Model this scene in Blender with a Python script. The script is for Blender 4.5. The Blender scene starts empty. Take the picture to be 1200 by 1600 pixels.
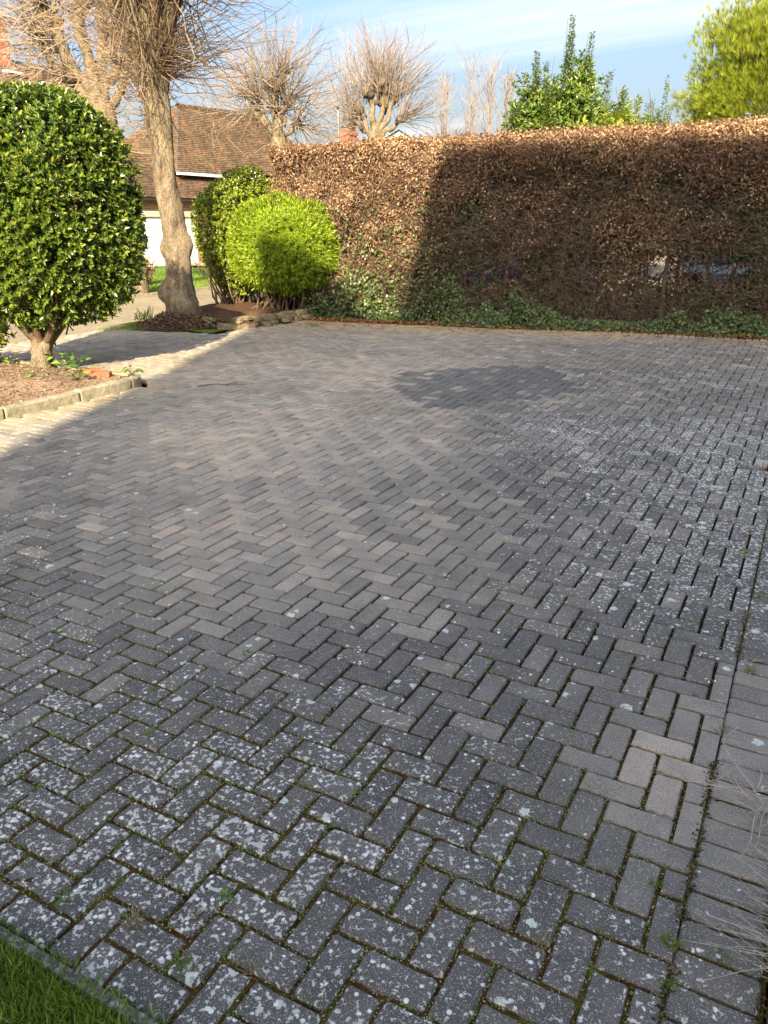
import bpy, math, random
import numpy as np
from mathutils import Vector, Matrix

# ------------------------------------------------------------------ camera, sky, sun
C = bpy.context.scene.collection
SC = bpy.context.scene
R = np.random.default_rng(7)
random.seed(7)
H = 1.715                                     # eye height
PITCH, ROLL, YAW = 0.3577, -0.0066, -0.50035
cd = bpy.data.cameras.new('camera'); cam = bpy.data.objects.new('camera', cd); C.objects.link(cam)
cd.sensor_fit = 'VERTICAL'; cd.sensor_height = 36; cd.sensor_width = 27; cd.lens = 36 * 1205 / 1600
cd.clip_start = 0.05; cd.clip_end = 2000
cam.location = (0, 0, H)
cam.rotation_euler = (Matrix.Rotation(-YAW, 3, 'Z') @ Matrix.Rotation(math.pi / 2 - PITCH, 3, 'X')
                      @ Matrix.Rotation(-ROLL * -1, 3, 'Z')).to_euler()
SC.camera = cam

SUN_EL, SUN_AZ = math.radians(28.5), math.radians(23)
sun_h = np.array([math.sin(SUN_AZ), -math.cos(SUN_AZ)])        # horizontal direction towards the sun
sl = bpy.data.lights.new('sun', 'SUN'); sun = bpy.data.objects.new('sun', sl); C.objects.link(sun)
sl.energy = 4.1; sl.angle = math.radians(0.5); sl.color = (1.0, 0.85, 0.60)
sd = Vector((sun_h[0] * math.cos(SUN_EL), sun_h[1] * math.cos(SUN_EL), math.sin(SUN_EL)))
sun.rotation_euler = sd.to_track_quat('Z', 'Y').to_euler(); sun.location = (0, 0, 30)

W = bpy.data.worlds.new('World'); SC.world = W; W.use_nodes = True
nt = W.node_tree; nt.nodes.clear()
def wn(t, **k):
    n = nt.nodes.new(t)
    for a, b in k.items(): setattr(n, a, b)
    return n
sky = wn('ShaderNodeTexSky', sky_type='NISHITA', sun_disc=False, sun_elevation=SUN_EL,
         sun_rotation=math.pi - SUN_AZ, air_density=1.0, dust_density=7.5, ozone_density=3.0)
bg = wn('ShaderNodeBackground'); bg.inputs['Strength'].default_value = 0.10
out = wn('ShaderNodeOutputWorld')
tc = wn('ShaderNodeTexCoord'); sx = wn('ShaderNodeSeparateXYZ'); nt.links.new(tc.outputs['Generated'], sx.inputs[0])
def wmath(op, a, b=None, clamp=False):
    n = wn('ShaderNodeMath', operation=op, use_clamp=clamp)
    for i, v in enumerate((a, b)):
        if v is None: continue
        if isinstance(v, (int, float)): n.inputs[i].default_value = v
        else: nt.links.new(v, n.inputs[i])
    return n.outputs[0]
zz = wmath('ADD', wmath('MAXIMUM', sx.outputs[2], 0.0), 0.12)
cx, cy = wmath('DIVIDE', sx.outputs[0], zz), wmath('DIVIDE', sx.outputs[1], zz)
cb = wn('ShaderNodeCombineXYZ'); nt.links.new(cx, cb.inputs[0]); nt.links.new(cy, cb.inputs[1])
mp = wn('ShaderNodeMapping'); nt.links.new(cb.outputs[0], mp.inputs[0])
mp.inputs['Rotation'].default_value = (0, 0, math.radians(35)); mp.inputs['Scale'].default_value = (0.16, 0.62, 1)
mp.inputs['Location'].default_value = (2.3, 0.6, 0)
nz = wn('ShaderNodeTexNoise'); nz.inputs['Scale'].default_value = 1.1; nz.inputs['Detail'].default_value = 7
nz.inputs['Roughness'].default_value = 0.55; nz.inputs['Distortion'].default_value = 0.7
nt.links.new(mp.outputs[0], nz.inputs['Vector'])
mr = wn('ShaderNodeMapRange', interpolation_type='SMOOTHSTEP'); nt.links.new(nz.outputs['Fac'], mr.inputs[0])
mr.inputs[1].default_value = 0.46; mr.inputs[2].default_value = 0.68; mr.inputs[3].default_value = 0.0; mr.inputs[4].default_value = 0.9
mx = wn('ShaderNodeMix', data_type='RGBA'); hzn = wn('ShaderNodeMapRange', interpolation_type='SMOOTHSTEP'); nt.links.new(sx.outputs[2], hzn.inputs[0])
hzn.inputs[1].default_value = 0.0; hzn.inputs[2].default_value = 0.22; hzn.inputs[3].default_value = 0.42; hzn.inputs[4].default_value = 0.0
nt.links.new(wmath('MAXIMUM', mr.outputs[0], hzn.outputs[0]), mx.inputs[0])
nt.links.new(sky.outputs[0], mx.inputs[6]); mx.inputs[7].default_value = (3.25, 3.35, 3.4, 1)
nt.links.new(mx.outputs[2], bg.inputs[0]); nt.links.new(bg.outputs[0], out.inputs[0])

SC.view_settings.view_transform = 'Standard'; SC.view_settings.look = 'None'
SC.view_settings.exposure = 1.86; SC.view_settings.gamma = 1.0; SC.view_settings.use_curve_mapping = False
SC.render.engine = 'CYCLES'
SC.cycles.max_bounces = 6; SC.cycles.diffuse_bounces = 3; SC.cycles.glossy_bounces = 2
SC.cycles.transmission_bounces = 3; SC.cycles.transparent_max_bounces = 4
SC.cycles.caustics_reflective = False; SC.cycles.caustics_refractive = False

# ------------------------------------------------------------------ helpers
def link(o, parent=None):
    C.objects.link(o)
    if parent is not None: o.parent = parent
    return o
def tag(o, label=None, cat=None, group=None, kind=None):
    if label: o['label'] = label
    if cat: o['category'] = cat
    if group: o['group'] = group
    if kind: o['kind'] = kind
    return o
def thing(name, label, cat, loc=(0, 0, 0), rz=0, group=None):
    o = bpy.data.objects.new(name, None); o.empty_display_size = 0.1; link(o)
    o.location = loc; o.rotation_euler = (0, 0, rz)
    return tag(o, label, cat, group)
def mesh_np(name, V, F, mat=None, smooth=False, fattr=None):
    """F: array (n,k) or list of arrays / lists of faces of differing size"""
    me = bpy.data.meshes.new(name)
    V = np.asarray(V, np.float32)
    groups = [np.asarray(F)] if isinstance(F, np.ndarray) else [np.asarray(f) for f in F if len(f)]
    groups = [g for g in groups if g.size]
    sizes = np.concatenate([np.full(len(g), g.shape[1], np.int32) for g in groups])
    idx = np.concatenate([g.ravel() for g in groups]).astype(np.int32)
    starts = np.concatenate([[0], np.cumsum(sizes)[:-1]]).astype(np.int32)
    me.vertices.add(len(V)); me.vertices.foreach_set('co', V.ravel())
    me.loops.add(len(idx)); me.loops.foreach_set('vertex_index', idx)
    me.polygons.add(len(sizes)); me.polygons.foreach_set('loop_start', starts)
    try: me.polygons.foreach_set('loop_total', sizes)
    except Exception: pass
    me.polygons.foreach_set('use_smooth', np.full(len(sizes), bool(smooth)))
    for k, v in (fattr or {}).items():
        a = me.attributes.new(k, 'FLOAT', 'FACE'); a.data.foreach_set('value', np.asarray(v, np.float32))
    me.update(calc_edges=True); me.validate()
    if mat: me.materials.append(mat)
    return me
def obj(name, V, F, mat, parent=None, smooth=False, fattr=None):
    return link(bpy.data.objects.new(name, mesh_np(name, V, F, mat, smooth, fattr)), parent)
def norm(a): return a / (np.linalg.norm(a, axis=-1, keepdims=True) + 1e-9)
def rdir(n):
    return norm(R.normal(size=(n, 3)))
class Geo:
    """collects vertices and faces of differing size for one mesh"""
    def __init__(s): s.V = []; s.F = {}; s.n = 0
    def add(s, V, *faces):
        V = np.asarray(V, float)
        for F in faces:
            F = np.asarray(F)
            s.F.setdefault(F.shape[1], []).append(F + s.n)
        s.V.append(V); s.n += len(V)
    def box(s, a, b, rz=0, at=(0, 0, 0)):
        x0, y0, z0 = a; x1, y1, z1 = b
        V = np.array([(x0,y0,z0),(x1,y0,z0),(x1,y1,z0),(x0,y1,z0),(x0,y0,z1),(x1,y0,z1),(x1,y1,z1),(x0,y1,z1)], float)
        c, n = math.cos(rz), math.sin(rz)
        V[:, :2] = V[:, :2] @ np.array([[c, n], [-n, c]]); V += np.array(at)
        s.add(V, [(0,3,2,1),(4,5,6,7),(0,1,5,4),(1,2,6,5),(2,3,7,6),(3,0,4,7)])
    def obj(s, name, mat, parent=None, smooth=False):
        return obj(name, np.concatenate(s.V), [np.concatenate(f) for f in s.F.values()], mat, parent, smooth)
def tubes(P, r, sides=3):
    """P (n,k,3) paths, r (n,k) radii -> V, quads"""
    n, k, _ = P.shape
    d = norm(P[:, -1] - P[:, 0]); ref = np.where(np.abs(d[:, 2:3]) > 0.9, np.array([[1., 0, 0]]), np.array([[0, 0, 1.]]))
    a = norm(np.cross(d, ref)); b = np.cross(d, a)
    th = np.arange(sides) / sides * 2 * np.pi
    ring = a[:, None, None] * np.cos(th)[None, None, :, None] + b[:, None, None] * np.sin(th)[None, None, :, None]
    V = P[:, :, None] + ring * r[:, :, None, None]
    i = np.arange(n)[:, None, None] * k * sides + np.arange(k - 1)[None, :, None] * sides
    s = np.arange(sides)[None, None]; s2 = (s + 1) % sides
    F = np.stack([i + s, i + s2, i + sides + s2, i + sides + s], -1).reshape(-1, 4)
    return V.reshape(-1, 3), F
def twig_paths(p0, d, L, k=5, curve=0.25, droop=0.0, wob=0.03):
    n = len(p0); t = np.linspace(0, 1, k + 1)
    side = norm(np.cross(d, rdir(n)))
    L = np.asarray(L)[:, None, None]
    P = p0[:, None] + d[:, None] * L * t[None, :, None] + side[:, None] * (L * curve * R.uniform(-1, 1, (n, 1, 1))) * (t ** 2)[None, :, None]
    P[:, :, 2] += (L[:, :, 0] * droop) * (t ** 2)[None]
    P[:, 1:] += R.normal(size=(n, k, 3)) * (L * wob)
    return P
def tube1(path, rad, sides=12, knob=0.06, seed=0, bumps=(), sub=6):
    """one organic limb: smooth path through points, noisy radius, optional burr bumps (t, angle, size, height)"""
    rg = np.random.default_rng(seed); path = np.asarray(path, float); rad = np.asarray(rad, float)
    m = len(path); tt = np.linspace(0, m - 1, (m - 1) * sub + 1)
    def cr(A):
        o = []
        for t in tt:
            i = min(int(t), m - 2); f = t - i
            p0, p1, p2, p3 = A[max(i - 1, 0)], A[i], A[i + 1], A[min(i + 2, m - 1)]
            o.append(0.5 * ((2 * p1) + (p2 - p0) * f + (2 * p0 - 5 * p1 + 4 * p2 - p3) * f * f + (3 * p1 - p0 - 3 * p2 + p3) * f ** 3))
        return np.array(o)
    P = cr(path); r = cr(rad[:, None])[:, 0]; k = len(P)
    T = norm(np.gradient(P, axis=0)); a = norm(np.cross(T, np.array([0.13, 1, 0.07]))); b = np.cross(T, a)
    th = np.arange(sides) / sides * 2 * np.pi
    rr = np.repeat(r[:, None], sides, 1)
    ph = rg.uniform(0, 6.28, 6)
    ut = tt / (m - 1)
    for q in range(3):
        rr *= 1 + knob * np.sin((q + 2) * th[None] + ph[q] + 5 * ut[:, None] * (q - 1)) * np.sin(9 * (q + 1) * ut[:, None] + ph[q + 3])
    rr *= 1 + rg.normal(size=rr.shape) * knob * 0.35
    for (t, ang, sz, hh) in bumps:
        dth = np.angle(np.exp(1j * (th[None] - ang))); ds = (ut[:, None] - t)
        rr += hh * np.exp(-(dth ** 2) / (2 * sz[0] ** 2) - ds ** 2 / (2 * sz[1] ** 2))
    V = P[:, None] + (a[:, None] * np.cos(th)[None, :, None] + b[:, None] * np.sin(th)[None, :, None]) * rr[:, :, None]
    i = (np.arange(k - 1) * sides)[:, None]; s = np.arange(sides)[None]; s2 = (s + 1) % sides
    F = np.stack([i + s, i + s2, i + sides + s2, i + sides + s], -1).reshape(-1, 4)
    V = V.reshape(-1, 3); n = len(V)
    V = np.vstack([V, P[-1] + T[-1] * r[-1] * 0.3])
    tri = np.stack([(k - 1) * sides + s[0], (k - 1) * sides + s2[0], np.full(sides, n)], -1)
    return V, F, tri
def leaves(P, ax, nr, L, Wd, fold=0.25, curl=0.0):
    """folded leaves of two quads: P base, ax axis, nr upper side"""
    n = len(P); ax = norm(ax); sd = norm(np.cross(ax, nr)); nr = np.cross(sd, ax)
    L = np.broadcast_to(L, n)[:, None]; Wd = np.broadcast_to(Wd, n)[:, None] * 0.5
    up = nr * Wd * fold * 2
    base = P; tip = P + ax * L - nr * L * curl
    l1 = P + ax * L * .33 - sd * Wd * .95 + up; l2 = P + ax * L * .7 - sd * Wd * .8 + up * .8 - nr * L * curl * .5
    r1 = P + ax * L * .33 + sd * Wd * .95 + up; r2 = P + ax * L * .7 + sd * Wd * .8 + up * .8 - nr * L * curl * .5
    V = np.stack([base, l1, l2, tip, r2, r1], 1).reshape(-1, 3)
    i = np.arange(n)[:, None] * 6
    F = np.concatenate([i + np.array([[0, 3, 2, 1]]), i + np.array([[0, 5, 4, 3]])], 1).reshape(-1, 4)
    return V, F
def leaves_flat(P, ax, nr, L, Wd):
    n = len(P); ax = norm(ax); sd = norm(np.cross(ax, nr))
    L = np.broadcast_to(L, n)[:, None]; Wd = np.broadcast_to(Wd, n)[:, None] * .5
    V = np.stack([P, P + ax * L * .45 - sd * Wd, P + ax * L, P + ax * L * .45 + sd * Wd], 1).reshape(-1, 3)
    return V, (np.arange(n)[:, None] * 4 + np.array([[0, 3, 2, 1]]))
def fbm(P, f=1.0, seed=0, oct=3):
    """cheap smooth pseudo noise in about -1..1 from sums of sines"""
    rg = np.random.default_rng(seed); P = np.asarray(P, float); o = np.zeros(P.shape[:-1]); amp = 1.0; tot = 0
    for q in range(oct):
        for _ in range(3):
            k = rg.normal(size=P.shape[-1]); k = k / np.linalg.norm(k) * f * (2 ** q) * 2
            o += amp * np.sin(P @ k + rg.uniform(0, 6.28)) / 3 ** .5; tot += 0
        amp *= .55
    return np.clip(o * .75, -1.5, 1.5)

# ------------------------------------------------------------------ materials
class M:
    def __init__(s, name):
        s.m = bpy.data.materials.new(name); s.m.use_nodes = True; s.t = s.m.node_tree
        s.b = s.t.nodes['Principled BSDF']; s.o = s.t.nodes['Material Output']
    def n(s, t, **k):
        n = s.t.nodes.new(t)
        for a, b in k.items(): setattr(n, a, b)
        return n
    def l(s, a, b): s.t.links.new(a, b)
    def put(s, v, inp):
        if hasattr(v, 'is_linked') or hasattr(v, 'links'): s.l(v, inp)
        elif isinstance(v, (tuple, list)) and len(v) == 3 and inp.type == 'RGBA': inp.default_value = (*v, 1)
        else: inp.default_value = v
    def math(s, op, a, b=0.0, clamp=False):
        n = s.n('ShaderNodeMath', operation=op, use_clamp=clamp); s.put(a, n.inputs[0]); s.put(b, n.inputs[1]); return n.outputs[0]
    def mix(s, f, a, b, blend='MIX'):
        n = s.n('ShaderNodeMix', data_type='RGBA', blend_type=blend); s.put(f, n.inputs[0]); s.put(a, n.inputs[6]); s.put(b, n.inputs[7]); return n.outputs[2]
    def noise(s, scale, detail=3, rough=.55, vec=None, dist=0.0):
        n = s.n('ShaderNodeTexNoise'); n.inputs['Scale'].default_value = scale; n.inputs['Detail'].default_value = detail
        n.inputs['Roughness'].default_value = rough; n.inputs['Distortion'].default_value = dist
        s.l(vec if vec is not None else s.pos(), n.inputs['Vector']); return n.outputs['Fac']
    def pos(s):
        if not hasattr(s, '_p'): s._p = s.n('ShaderNodeNewGeometry').outputs['Position']
        return s._p
    def step(s, v, a, b, lo=0.0, hi=1.0):
        n = s.n('ShaderNodeMapRange', interpolation_type='SMOOTHSTEP'); s.put(v, n.inputs[0]); s.put(a, n.inputs[1]); s.put(b, n.inputs[2])
        n.inputs[3].default_value = lo; n.inputs[4].default_value = hi; return n.outputs[0]
    def ramp(s, v, cols, interp='LINEAR'):
        n = s.n('ShaderNodeValToRGB'); e = n.color_ramp.elements; n.color_ramp.interpolation = interp
        for i, (p, c) in enumerate(cols):
            el = e[i] if i < 2 else e.new(p)
            el.position = p; el.color = (*c, 1)
        s.put(v, n.inputs[0]); return n.outputs[0]
    def attr(s, name, typ='GEOMETRY'): return s.n('ShaderNodeAttribute', attribute_type=typ, attribute_name=name).outputs['Fac']
    def both(s, name): return s.math('ADD', s.attr(name), s.attr(name, 'OBJECT'))
    def bump(s, h, strength=.4, dist=.01):
        n = s.n('ShaderNodeBump'); n.inputs['Strength'].default_value = strength; n.inputs['Distance'].default_value = dist
        s.l(h, n.inputs['Height']); s.l(n.outputs[0], s.b.inputs['Normal'])
    def fin(s, col, rough=.8, spec=.3):
        s.put(col, s.b.inputs['Base Color']); s.put(rough, s.b.inputs['Roughness']); s.b.inputs['Specular IOR Level'].default_value = spec
        return s.m

def leaf_mat(name, cols, rough=.45, spec=.4, trans=.25, tcol=None, var=0.25):
    m = M(name); a = m.attr('rnd'); c = m.ramp(a, cols)
    n = m.noise(2.2, 2); c = m.mix(var, c, m.ramp(n, [(.35, (.45, .45, .45)), (.65, (1.35, 1.35, 1.35))]), 'MULTIPLY')
    m.fin(c, rough, spec)
    if trans:
        t = m.n('ShaderNodeBsdfTranslucent'); m.put(m.mix(.7, c, tcol or (.25, .35, .04)), t.inputs[0])
        x = m.n('ShaderNodeMixShader'); x.inputs[0].default_value = trans
        m.l(m.b.outputs[0], x.inputs[1]); m.l(t.outputs[0], x.inputs[2]); m.l(x.outputs[0], m.o.inputs[0])
    return m.m
def plain(name, col, rough=.7, spec=.3, var=.25, scale=6, metal=0.0, bump=0.0):
    m = M(name); n = m.noise(scale, 4)
    c = m.mix(1.0, col, m.ramp(n, [(.3, (1 - var,) * 3), (.7, (1 + var,) * 3)]), 'MULTIPLY')
    if bump: m.bump(m.noise(scale * 8, 3), bump)
    m.b.inputs['Metallic'].default_value = metal
    return m.fin(c, rough, spec)

def brick_mat():
    m = M('paver')
    tint, lich, dark, sand_sun, worn = (m.both(k) for k in ('tint', 'lich', 'dark', 'sand_sun', 'worn'))
    c = m.ramp(tint, [(0, (.092, .087, .077)), (.25, (.128, .119, .103)), (.45, (.212, .194, .163)), (.65, (.280, .246, .202)), (.85, (.335, .272, .220)), (1, (.37, .27, .215))])
    c = m.mix(m.math('MULTIPLY', worn, .8), c, m.mix(1.0, c, (1.85, 1.8, 1.7), 'MULTIPLY'))
    c = m.mix(sand_sun, c, (.42, .315, .165))  # sandy tone by the hedge, sunlight gold painted in at the left
    st = m.noise(.9, 5, .6, vec=m.vadd(21.0)); c = m.mix(.75, c, m.ramp(st, [(.32, (.66, .66, .62)), (.5, (1.0, 1.0, 1.0)), (.7, (1.22, 1.17, 1.08))]), 'MULTIPLY')
    # cloudy film, then aggregate grains
    f = m.noise(5.0, 5, .6); c = m.mix(.8, c, m.ramp(f, [(.3, (.68, .68, .7)), (.7, (1.25, 1.22, 1.2))]), 'MULTIPLY')
    g = m.noise(230, 2, .7); c = m.mix(m.step(g, .55, .66, 0, .55), c, (.68, .64, .57))
    g2 = m.noise(160, 2, .6, vec=m.vadd(3.1)); c = m.mix(m.step(g2, .56, .7, 0, .6), c, (.075, .068, .06))
    # dark damp-looking patch
    c = m.mix(m.math('MULTIPLY', dark, .9), c, (.125, .128, .122))
    # lichen: fine crust, then blotches
    k = m.noise(60, 3, .6, vec=m.vadd(9.0)); thr = m.math('SUBTRACT', .79, m.math('MULTIPLY', lich, .29))
    c = m.mix(m.math('MULTIPLY', m.step(k, thr, m.math('ADD', thr, .05)), .65), c, (.80, .78, .70))
    big = m.noise(27, 8, .72, vec=m.vadd(5.0), dist=.2); thr2 = m.math('SUBTRACT', .78, m.math('MULTIPLY', lich, .20))
    edge = m.step(big, thr2, m.math('ADD', thr2, .06))
    ros = m.n('ShaderNodeTexVoronoi'); ros.inputs['Scale'].default_value = 13; ros.inputs['Randomness'].default_value = 1.0
    wv = m.n('ShaderNodeVectorMath', operation='ADD'); m.l(m.vadd(1.3), wv.inputs[0]); nv = m.n('ShaderNodeTexNoise'); nv.inputs['Scale'].default_value = 45; nv.inputs['Detail'].default_value = 4; m.l(m.pos(), nv.inputs['Vector'])
    sv = m.n('ShaderNodeVectorMath', operation='SCALE'); m.l(nv.outputs['Color'], sv.inputs[0]); sv.inputs['Scale'].default_value = .035; m.l(sv.outputs[0], wv.inputs[1]); m.l(wv.outputs[0], ros.inputs['Vector'])
    rsep = m.n('ShaderNodeSeparateColor'); m.l(ros.outputs['Color'], rsep.inputs[0])
    rsel = m.math('LESS_THAN', rsep.outputs[0], m.math('MULTIPLY', lich, .30)); rad = m.math('ADD', m.math('MULTIPLY', rsep.outputs[1], .22), .10)
    rmask = m.math('MULTIPLY', m.step(ros.outputs['Distance'], rad, m.math('MULTIPLY', rad, .82)), rsel)
    c = m.mix(m.math('MULTIPLY', rmask, m.step(m.noise(70, 3, .6, vec=m.vadd(3.3)), .3, .52, .35, .95)), c, (.66, .68, .60))
    dots = m.n('ShaderNodeTexVoronoi'); dots.inputs['Scale'].default_value = 46; m.l(m.vadd(2.2), dots.inputs['Vector'])
    dsel = m.step(m.noise(21, 2, .5, vec=m.vadd(7.7)), m.math('SUBTRACT', .74, m.math('MULTIPLY', lich, .26)), m.math('SUBTRACT', .80, m.math('MULTIPLY', lich, .26)))
    c = m.mix(m.math('MULTIPLY', m.math('MULTIPLY', m.step(dots.outputs['Distance'], .36, .24), dsel), .95), c, (.86, .85, .77))
    inner = m.noise(90, 3, .6); c = m.mix(m.math('MULTIPLY', edge, m.step(inner, .34, .48, .6, 1.0)), c, m.ramp(m.noise(8, 2), [(.35, (.78, .77, .68)), (.65, (.90, .88, .79))]))
    grn = m.noise(9, 4, .6, vec=m.vadd(12.0)); c = m.mix(m.step(grn, .62, .8, 0, .35), c, (.085, .09, .035))
    h = m.math('ADD', m.math('MULTIPLY', m.noise(260, 3, .6), .7), m.math('MULTIPLY', edge, .5)); m.bump(h, .55, .004)
    return m.fin(c, .82, .35)
def vadd(s, o):
    n = s.n('ShaderNodeVectorMath', operation='ADD'); s.l(s.pos(), n.inputs[0]); n.inputs[1].default_value = (o, o * 1.7, o * .3); return n.outputs[0]
M.vadd = vadd

def moss_mat():
    m = M('joint_moss')
    a = m.noise(14, 4, .6)
    c = m.ramp(a, [(.3, (.034, .019, .008)), (.45, (.085, .046, .012)), (.56, (.085, .066, .013)), (.7, (.125, .125, .022)), (.85, (.21, .19, .05))])
    b = m.noise(180, 2); c = m.mix(.7, c, m.ramp(b, [(.3, (.35, .35, .35)), (.7, (1.6, 1.55, 1.4))]), 'MULTIPLY')
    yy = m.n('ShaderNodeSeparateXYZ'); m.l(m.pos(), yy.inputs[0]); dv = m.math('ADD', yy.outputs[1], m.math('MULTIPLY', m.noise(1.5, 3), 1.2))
    c = m.mix(m.step(dv, 2.3, 3.6), c, (.026, .020, .011))      # joints turn dark brown further along the drive
    sp = m.noise(120, 2, .6, vec=m.vadd(4.)); c = m.mix(m.step(sp, .66, .74, 0, .8), c, (.30, .27, .17))
    m.bump(m.noise(220, 3), .8, .006)
    return m.fin(c, .95, .1)
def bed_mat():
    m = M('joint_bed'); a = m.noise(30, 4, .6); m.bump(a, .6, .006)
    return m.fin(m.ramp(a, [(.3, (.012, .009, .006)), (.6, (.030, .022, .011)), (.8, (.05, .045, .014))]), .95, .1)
def bark_mat(name, c1, c2, c3, scale=7):
    m = M(name)
    tcn = m.n('ShaderNodeMapping'); m.l(m.pos(), tcn.inputs[0]); tcn.inputs['Scale'].default_value = (1, 1, .35)
    a = m.noise(scale, 6, .65, vec=tcn.outputs[0]); c = m.ramp(a, [(.3, c1), (.5, c2), (.72, c3)])
    v = m.noise(scale * 7, 4, .6, vec=tcn.outputs[0]); c = m.mix(.6, c, m.ramp(v, [(.35, (.5, .5, .5)), (.65, (1.3, 1.3, 1.3))]), 'MULTIPLY')
    g = m.noise(2.5, 3); c = m.mix(m.step(g, .55, .75, 0, .45), c, (.16, .16, .07))
    m.bump(m.math('ADD', a, v), 1.0, .05)
    return m.fin(c, .9, .2)
def soil_mat(name, c1, c2, c3, scale=40):
    m = M(name); a = m.noise(scale, 5, .7); c = m.ramp(a, [(.3, c1), (.5, c2), (.7, c3)])
    b = m.noise(2, 3); c = m.mix(.6, c, m.ramp(b, [(.3, (.7, .7, .7)), (.7, (1.25, 1.25, 1.25))]), 'MULTIPLY')
    m.bump(a, .8, .02); return m.fin(c, .95, .1)

MAT = {}
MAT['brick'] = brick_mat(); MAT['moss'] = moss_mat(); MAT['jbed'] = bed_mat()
MAT['bark'] = bark_mat('lime_bark', (.085, .062, .042), (.235, .18, .115), (.37, .30, .20), 9)
MAT['bark_dark'] = bark_mat('knuckle_bark', (.05, .035, .022), (.13, .095, .06), (.24, .18, .11), 12)
MAT['stem'] = plain('shrub_stem', (.11, .075, .045), .85, .2, .4, 20)
MAT['twig'] = plain('lime_twig', (.22, .155, .10), .7, .3, .35, 3)
MAT['twig_far'] = plain('far_twig', (.235, .18, .135), .7, .3, .3, 3)
MAT['hedge_twig'] = plain('hedge_twig', (.135, .098, .068), .85, .2, .5, 5)
MAT['hedge_stem'] = plain('hedge_stem', (.14, .115, .085), .9, .2, .4, 8)
MAT['beech'] = leaf_mat('beech_leaf', [(0, (.062, .034, .024)), (.35, (.155, .086, .050)), (.7, (.37, .225, .125)), (1, (.60, .42, .25))], .6, .3, .22, (.5, .22, .08), .3)
MAT['laurel'] = leaf_mat('glossy_leaf', [(0, (.028, .060, .012)), (.4, (.085, .14, .016)), (.7, (.15, .20, .022)), (1, (.27, .28, .04))], .3, .5, .16, (.2, .32, .03), .35)
MAT['priv'] = leaf_mat('round_leaf', [(0, (.08, .125, .014)), (.5, (.22, .28, .026)), (1, (.40, .42, .055))], .3, .5, .22, (.28, .4, .04), .35)
MAT['lime'] = leaf_mat('lime_leaf', [(0, (.10, .17, .010)), (.5, (.25, .335, .016)), (1, (.42, .47, .04))], .42, .4, .3, (.35, .6, .03), .2)
MAT['ivy'] = leaf_mat('ivy_leaf', [(0, (.030, .050, .014)), (.6, (.075, .115, .024)), (1, (.19, .23, .05))], .38, .5, .15, (.2, .35, .05), .3)
MAT['ever'] = leaf_mat('evergreen_leaf', [(0, (.040, .078, .014)), (.5, (.13, .20, .028)), (1, (.28, .33, .06))], .38, .5, .2, (.25, .38, .05), .3)
MAT['yellow'] = leaf_mat('yellow_leaf', [(0, (.10, .17, .02)), (.5, (.24, .30, .03)), (1, (.40, .42, .06))], .35, .5, .3, (.5, .55, .06), .2)
MAT['pine'] = leaf_mat('pine_needle', [(0, (.10, .14, .015)), (.5, (.24, .29, .022)), (1, (.40, .42, .04))], .5, .35, .25, (.4, .45, .04), .3)
MAT['grass'] = leaf_mat('grass_blade', [(0, (.09, .16, .018)), (.6, (.20, .29, .03)), (.9, (.32, .36, .06)), (1, (.46, .40, .18))], .5, .3, .3, (.2, .4, .04), .25)
MAT['straw'] = leaf_mat('dry_grass', [(0, (.20, .15, .08)), (1, (.45, .38, .24))], .7, .2, .2, (.5, .4, .2), .2)
MAT['weed'] = leaf_mat('weed_leaf', [(0, (.06, .14, .02)), (1, (.20, .32, .05))], .45, .4, .25, (.3, .5, .05), .2)
MAT['grey_stalk'] = plain('dry_stalk', (.42, .37, .30), .8, .2, .3, 30)
MAT['lavender'] = leaf_mat('lavender_leaf', [(0, (.10, .15, .09)), (1, (.24, .30, .20))], .7, .2, .2, (.3, .4, .2), .2)
MAT['lawn_soil'] = soil_mat('lawn_base', (.03, .045, .012), (.055, .08, .018), (.08, .11, .03), 25)
MAT['verge'] = soil_mat('verge_base', (.05, .10, .015), (.09, .16, .02), (.14, .20, .04), 9)
MAT['bed'] = soil_mat('mulch', (.15, .10, .062), (.27, .185, .12), (.40, .29, .20), 55)
MAT['mound'] = soil_mat('leaf_litter', (.035, .02, .012), (.085, .05, .03), (.17, .105, .065), 40)
MAT['dirt'] = soil_mat('dark_soil', (.03, .022, .014), (.06, .045, .03), (.10, .08, .055), 40)
MAT['road'] = soil_mat('tarmac', (.22, .18, .125), (.29, .24, .165), (.37, .31, .215), 60)
MAT['ground'] = soil_mat('ground', (.05, .07, .025), (.07, .09, .03), (.10, .11, .05), 3)
MAT['conc'] = soil_mat('kerb_concrete', (.20, .175, .10), (.30, .265, .175), (.40, .37, .28), 14)
MAT['edge'] = soil_mat('edging', (.07, .07, .055), (.17, .17, .14), (.55, .54, .48), 55)
MAT['redbrick'] = plain('red_brick', (.36, .12, .06), .85, .2, .3, 25, bump=.3)
MAT['white'] = plain('white_paint', (.80, .79, .75), .5, .4, .04, 4)
MAT['rock'] = soil_mat('rock', (.11, .085, .05), (.22, .175, .10), (.36, .30, .19), 9)
MAT['chips'] = leaf_mat('bark_chip', [(0, (.06, .035, .02)), (.5, (.20, .125, .08)), (1, (.40, .28, .19))], .85, .15, 0, None, .2)
MAT['litter'] = leaf_mat('fallen_leaf', [(0, (.12, .045, .02)), (.5, (.32, .13, .05)), (1, (.50, .26, .12))], .7, .2, .15, (.5, .2, .08), .2)
MAT['seed'] = leaf_mat('seed_crumb', [(0, (.10, .085, .02)), (.5, (.26, .23, .10)), (1, (.45, .41, .28))], .8, .2, 0, None, .1)
MAT['mound_bits'] = leaf_mat('moss_crumb', [(0, (.03, .02, .01)), (.5, (.085, .07, .02)), (1, (.19, .16, .07))], .9, .1, 0, None, .2)
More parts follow.
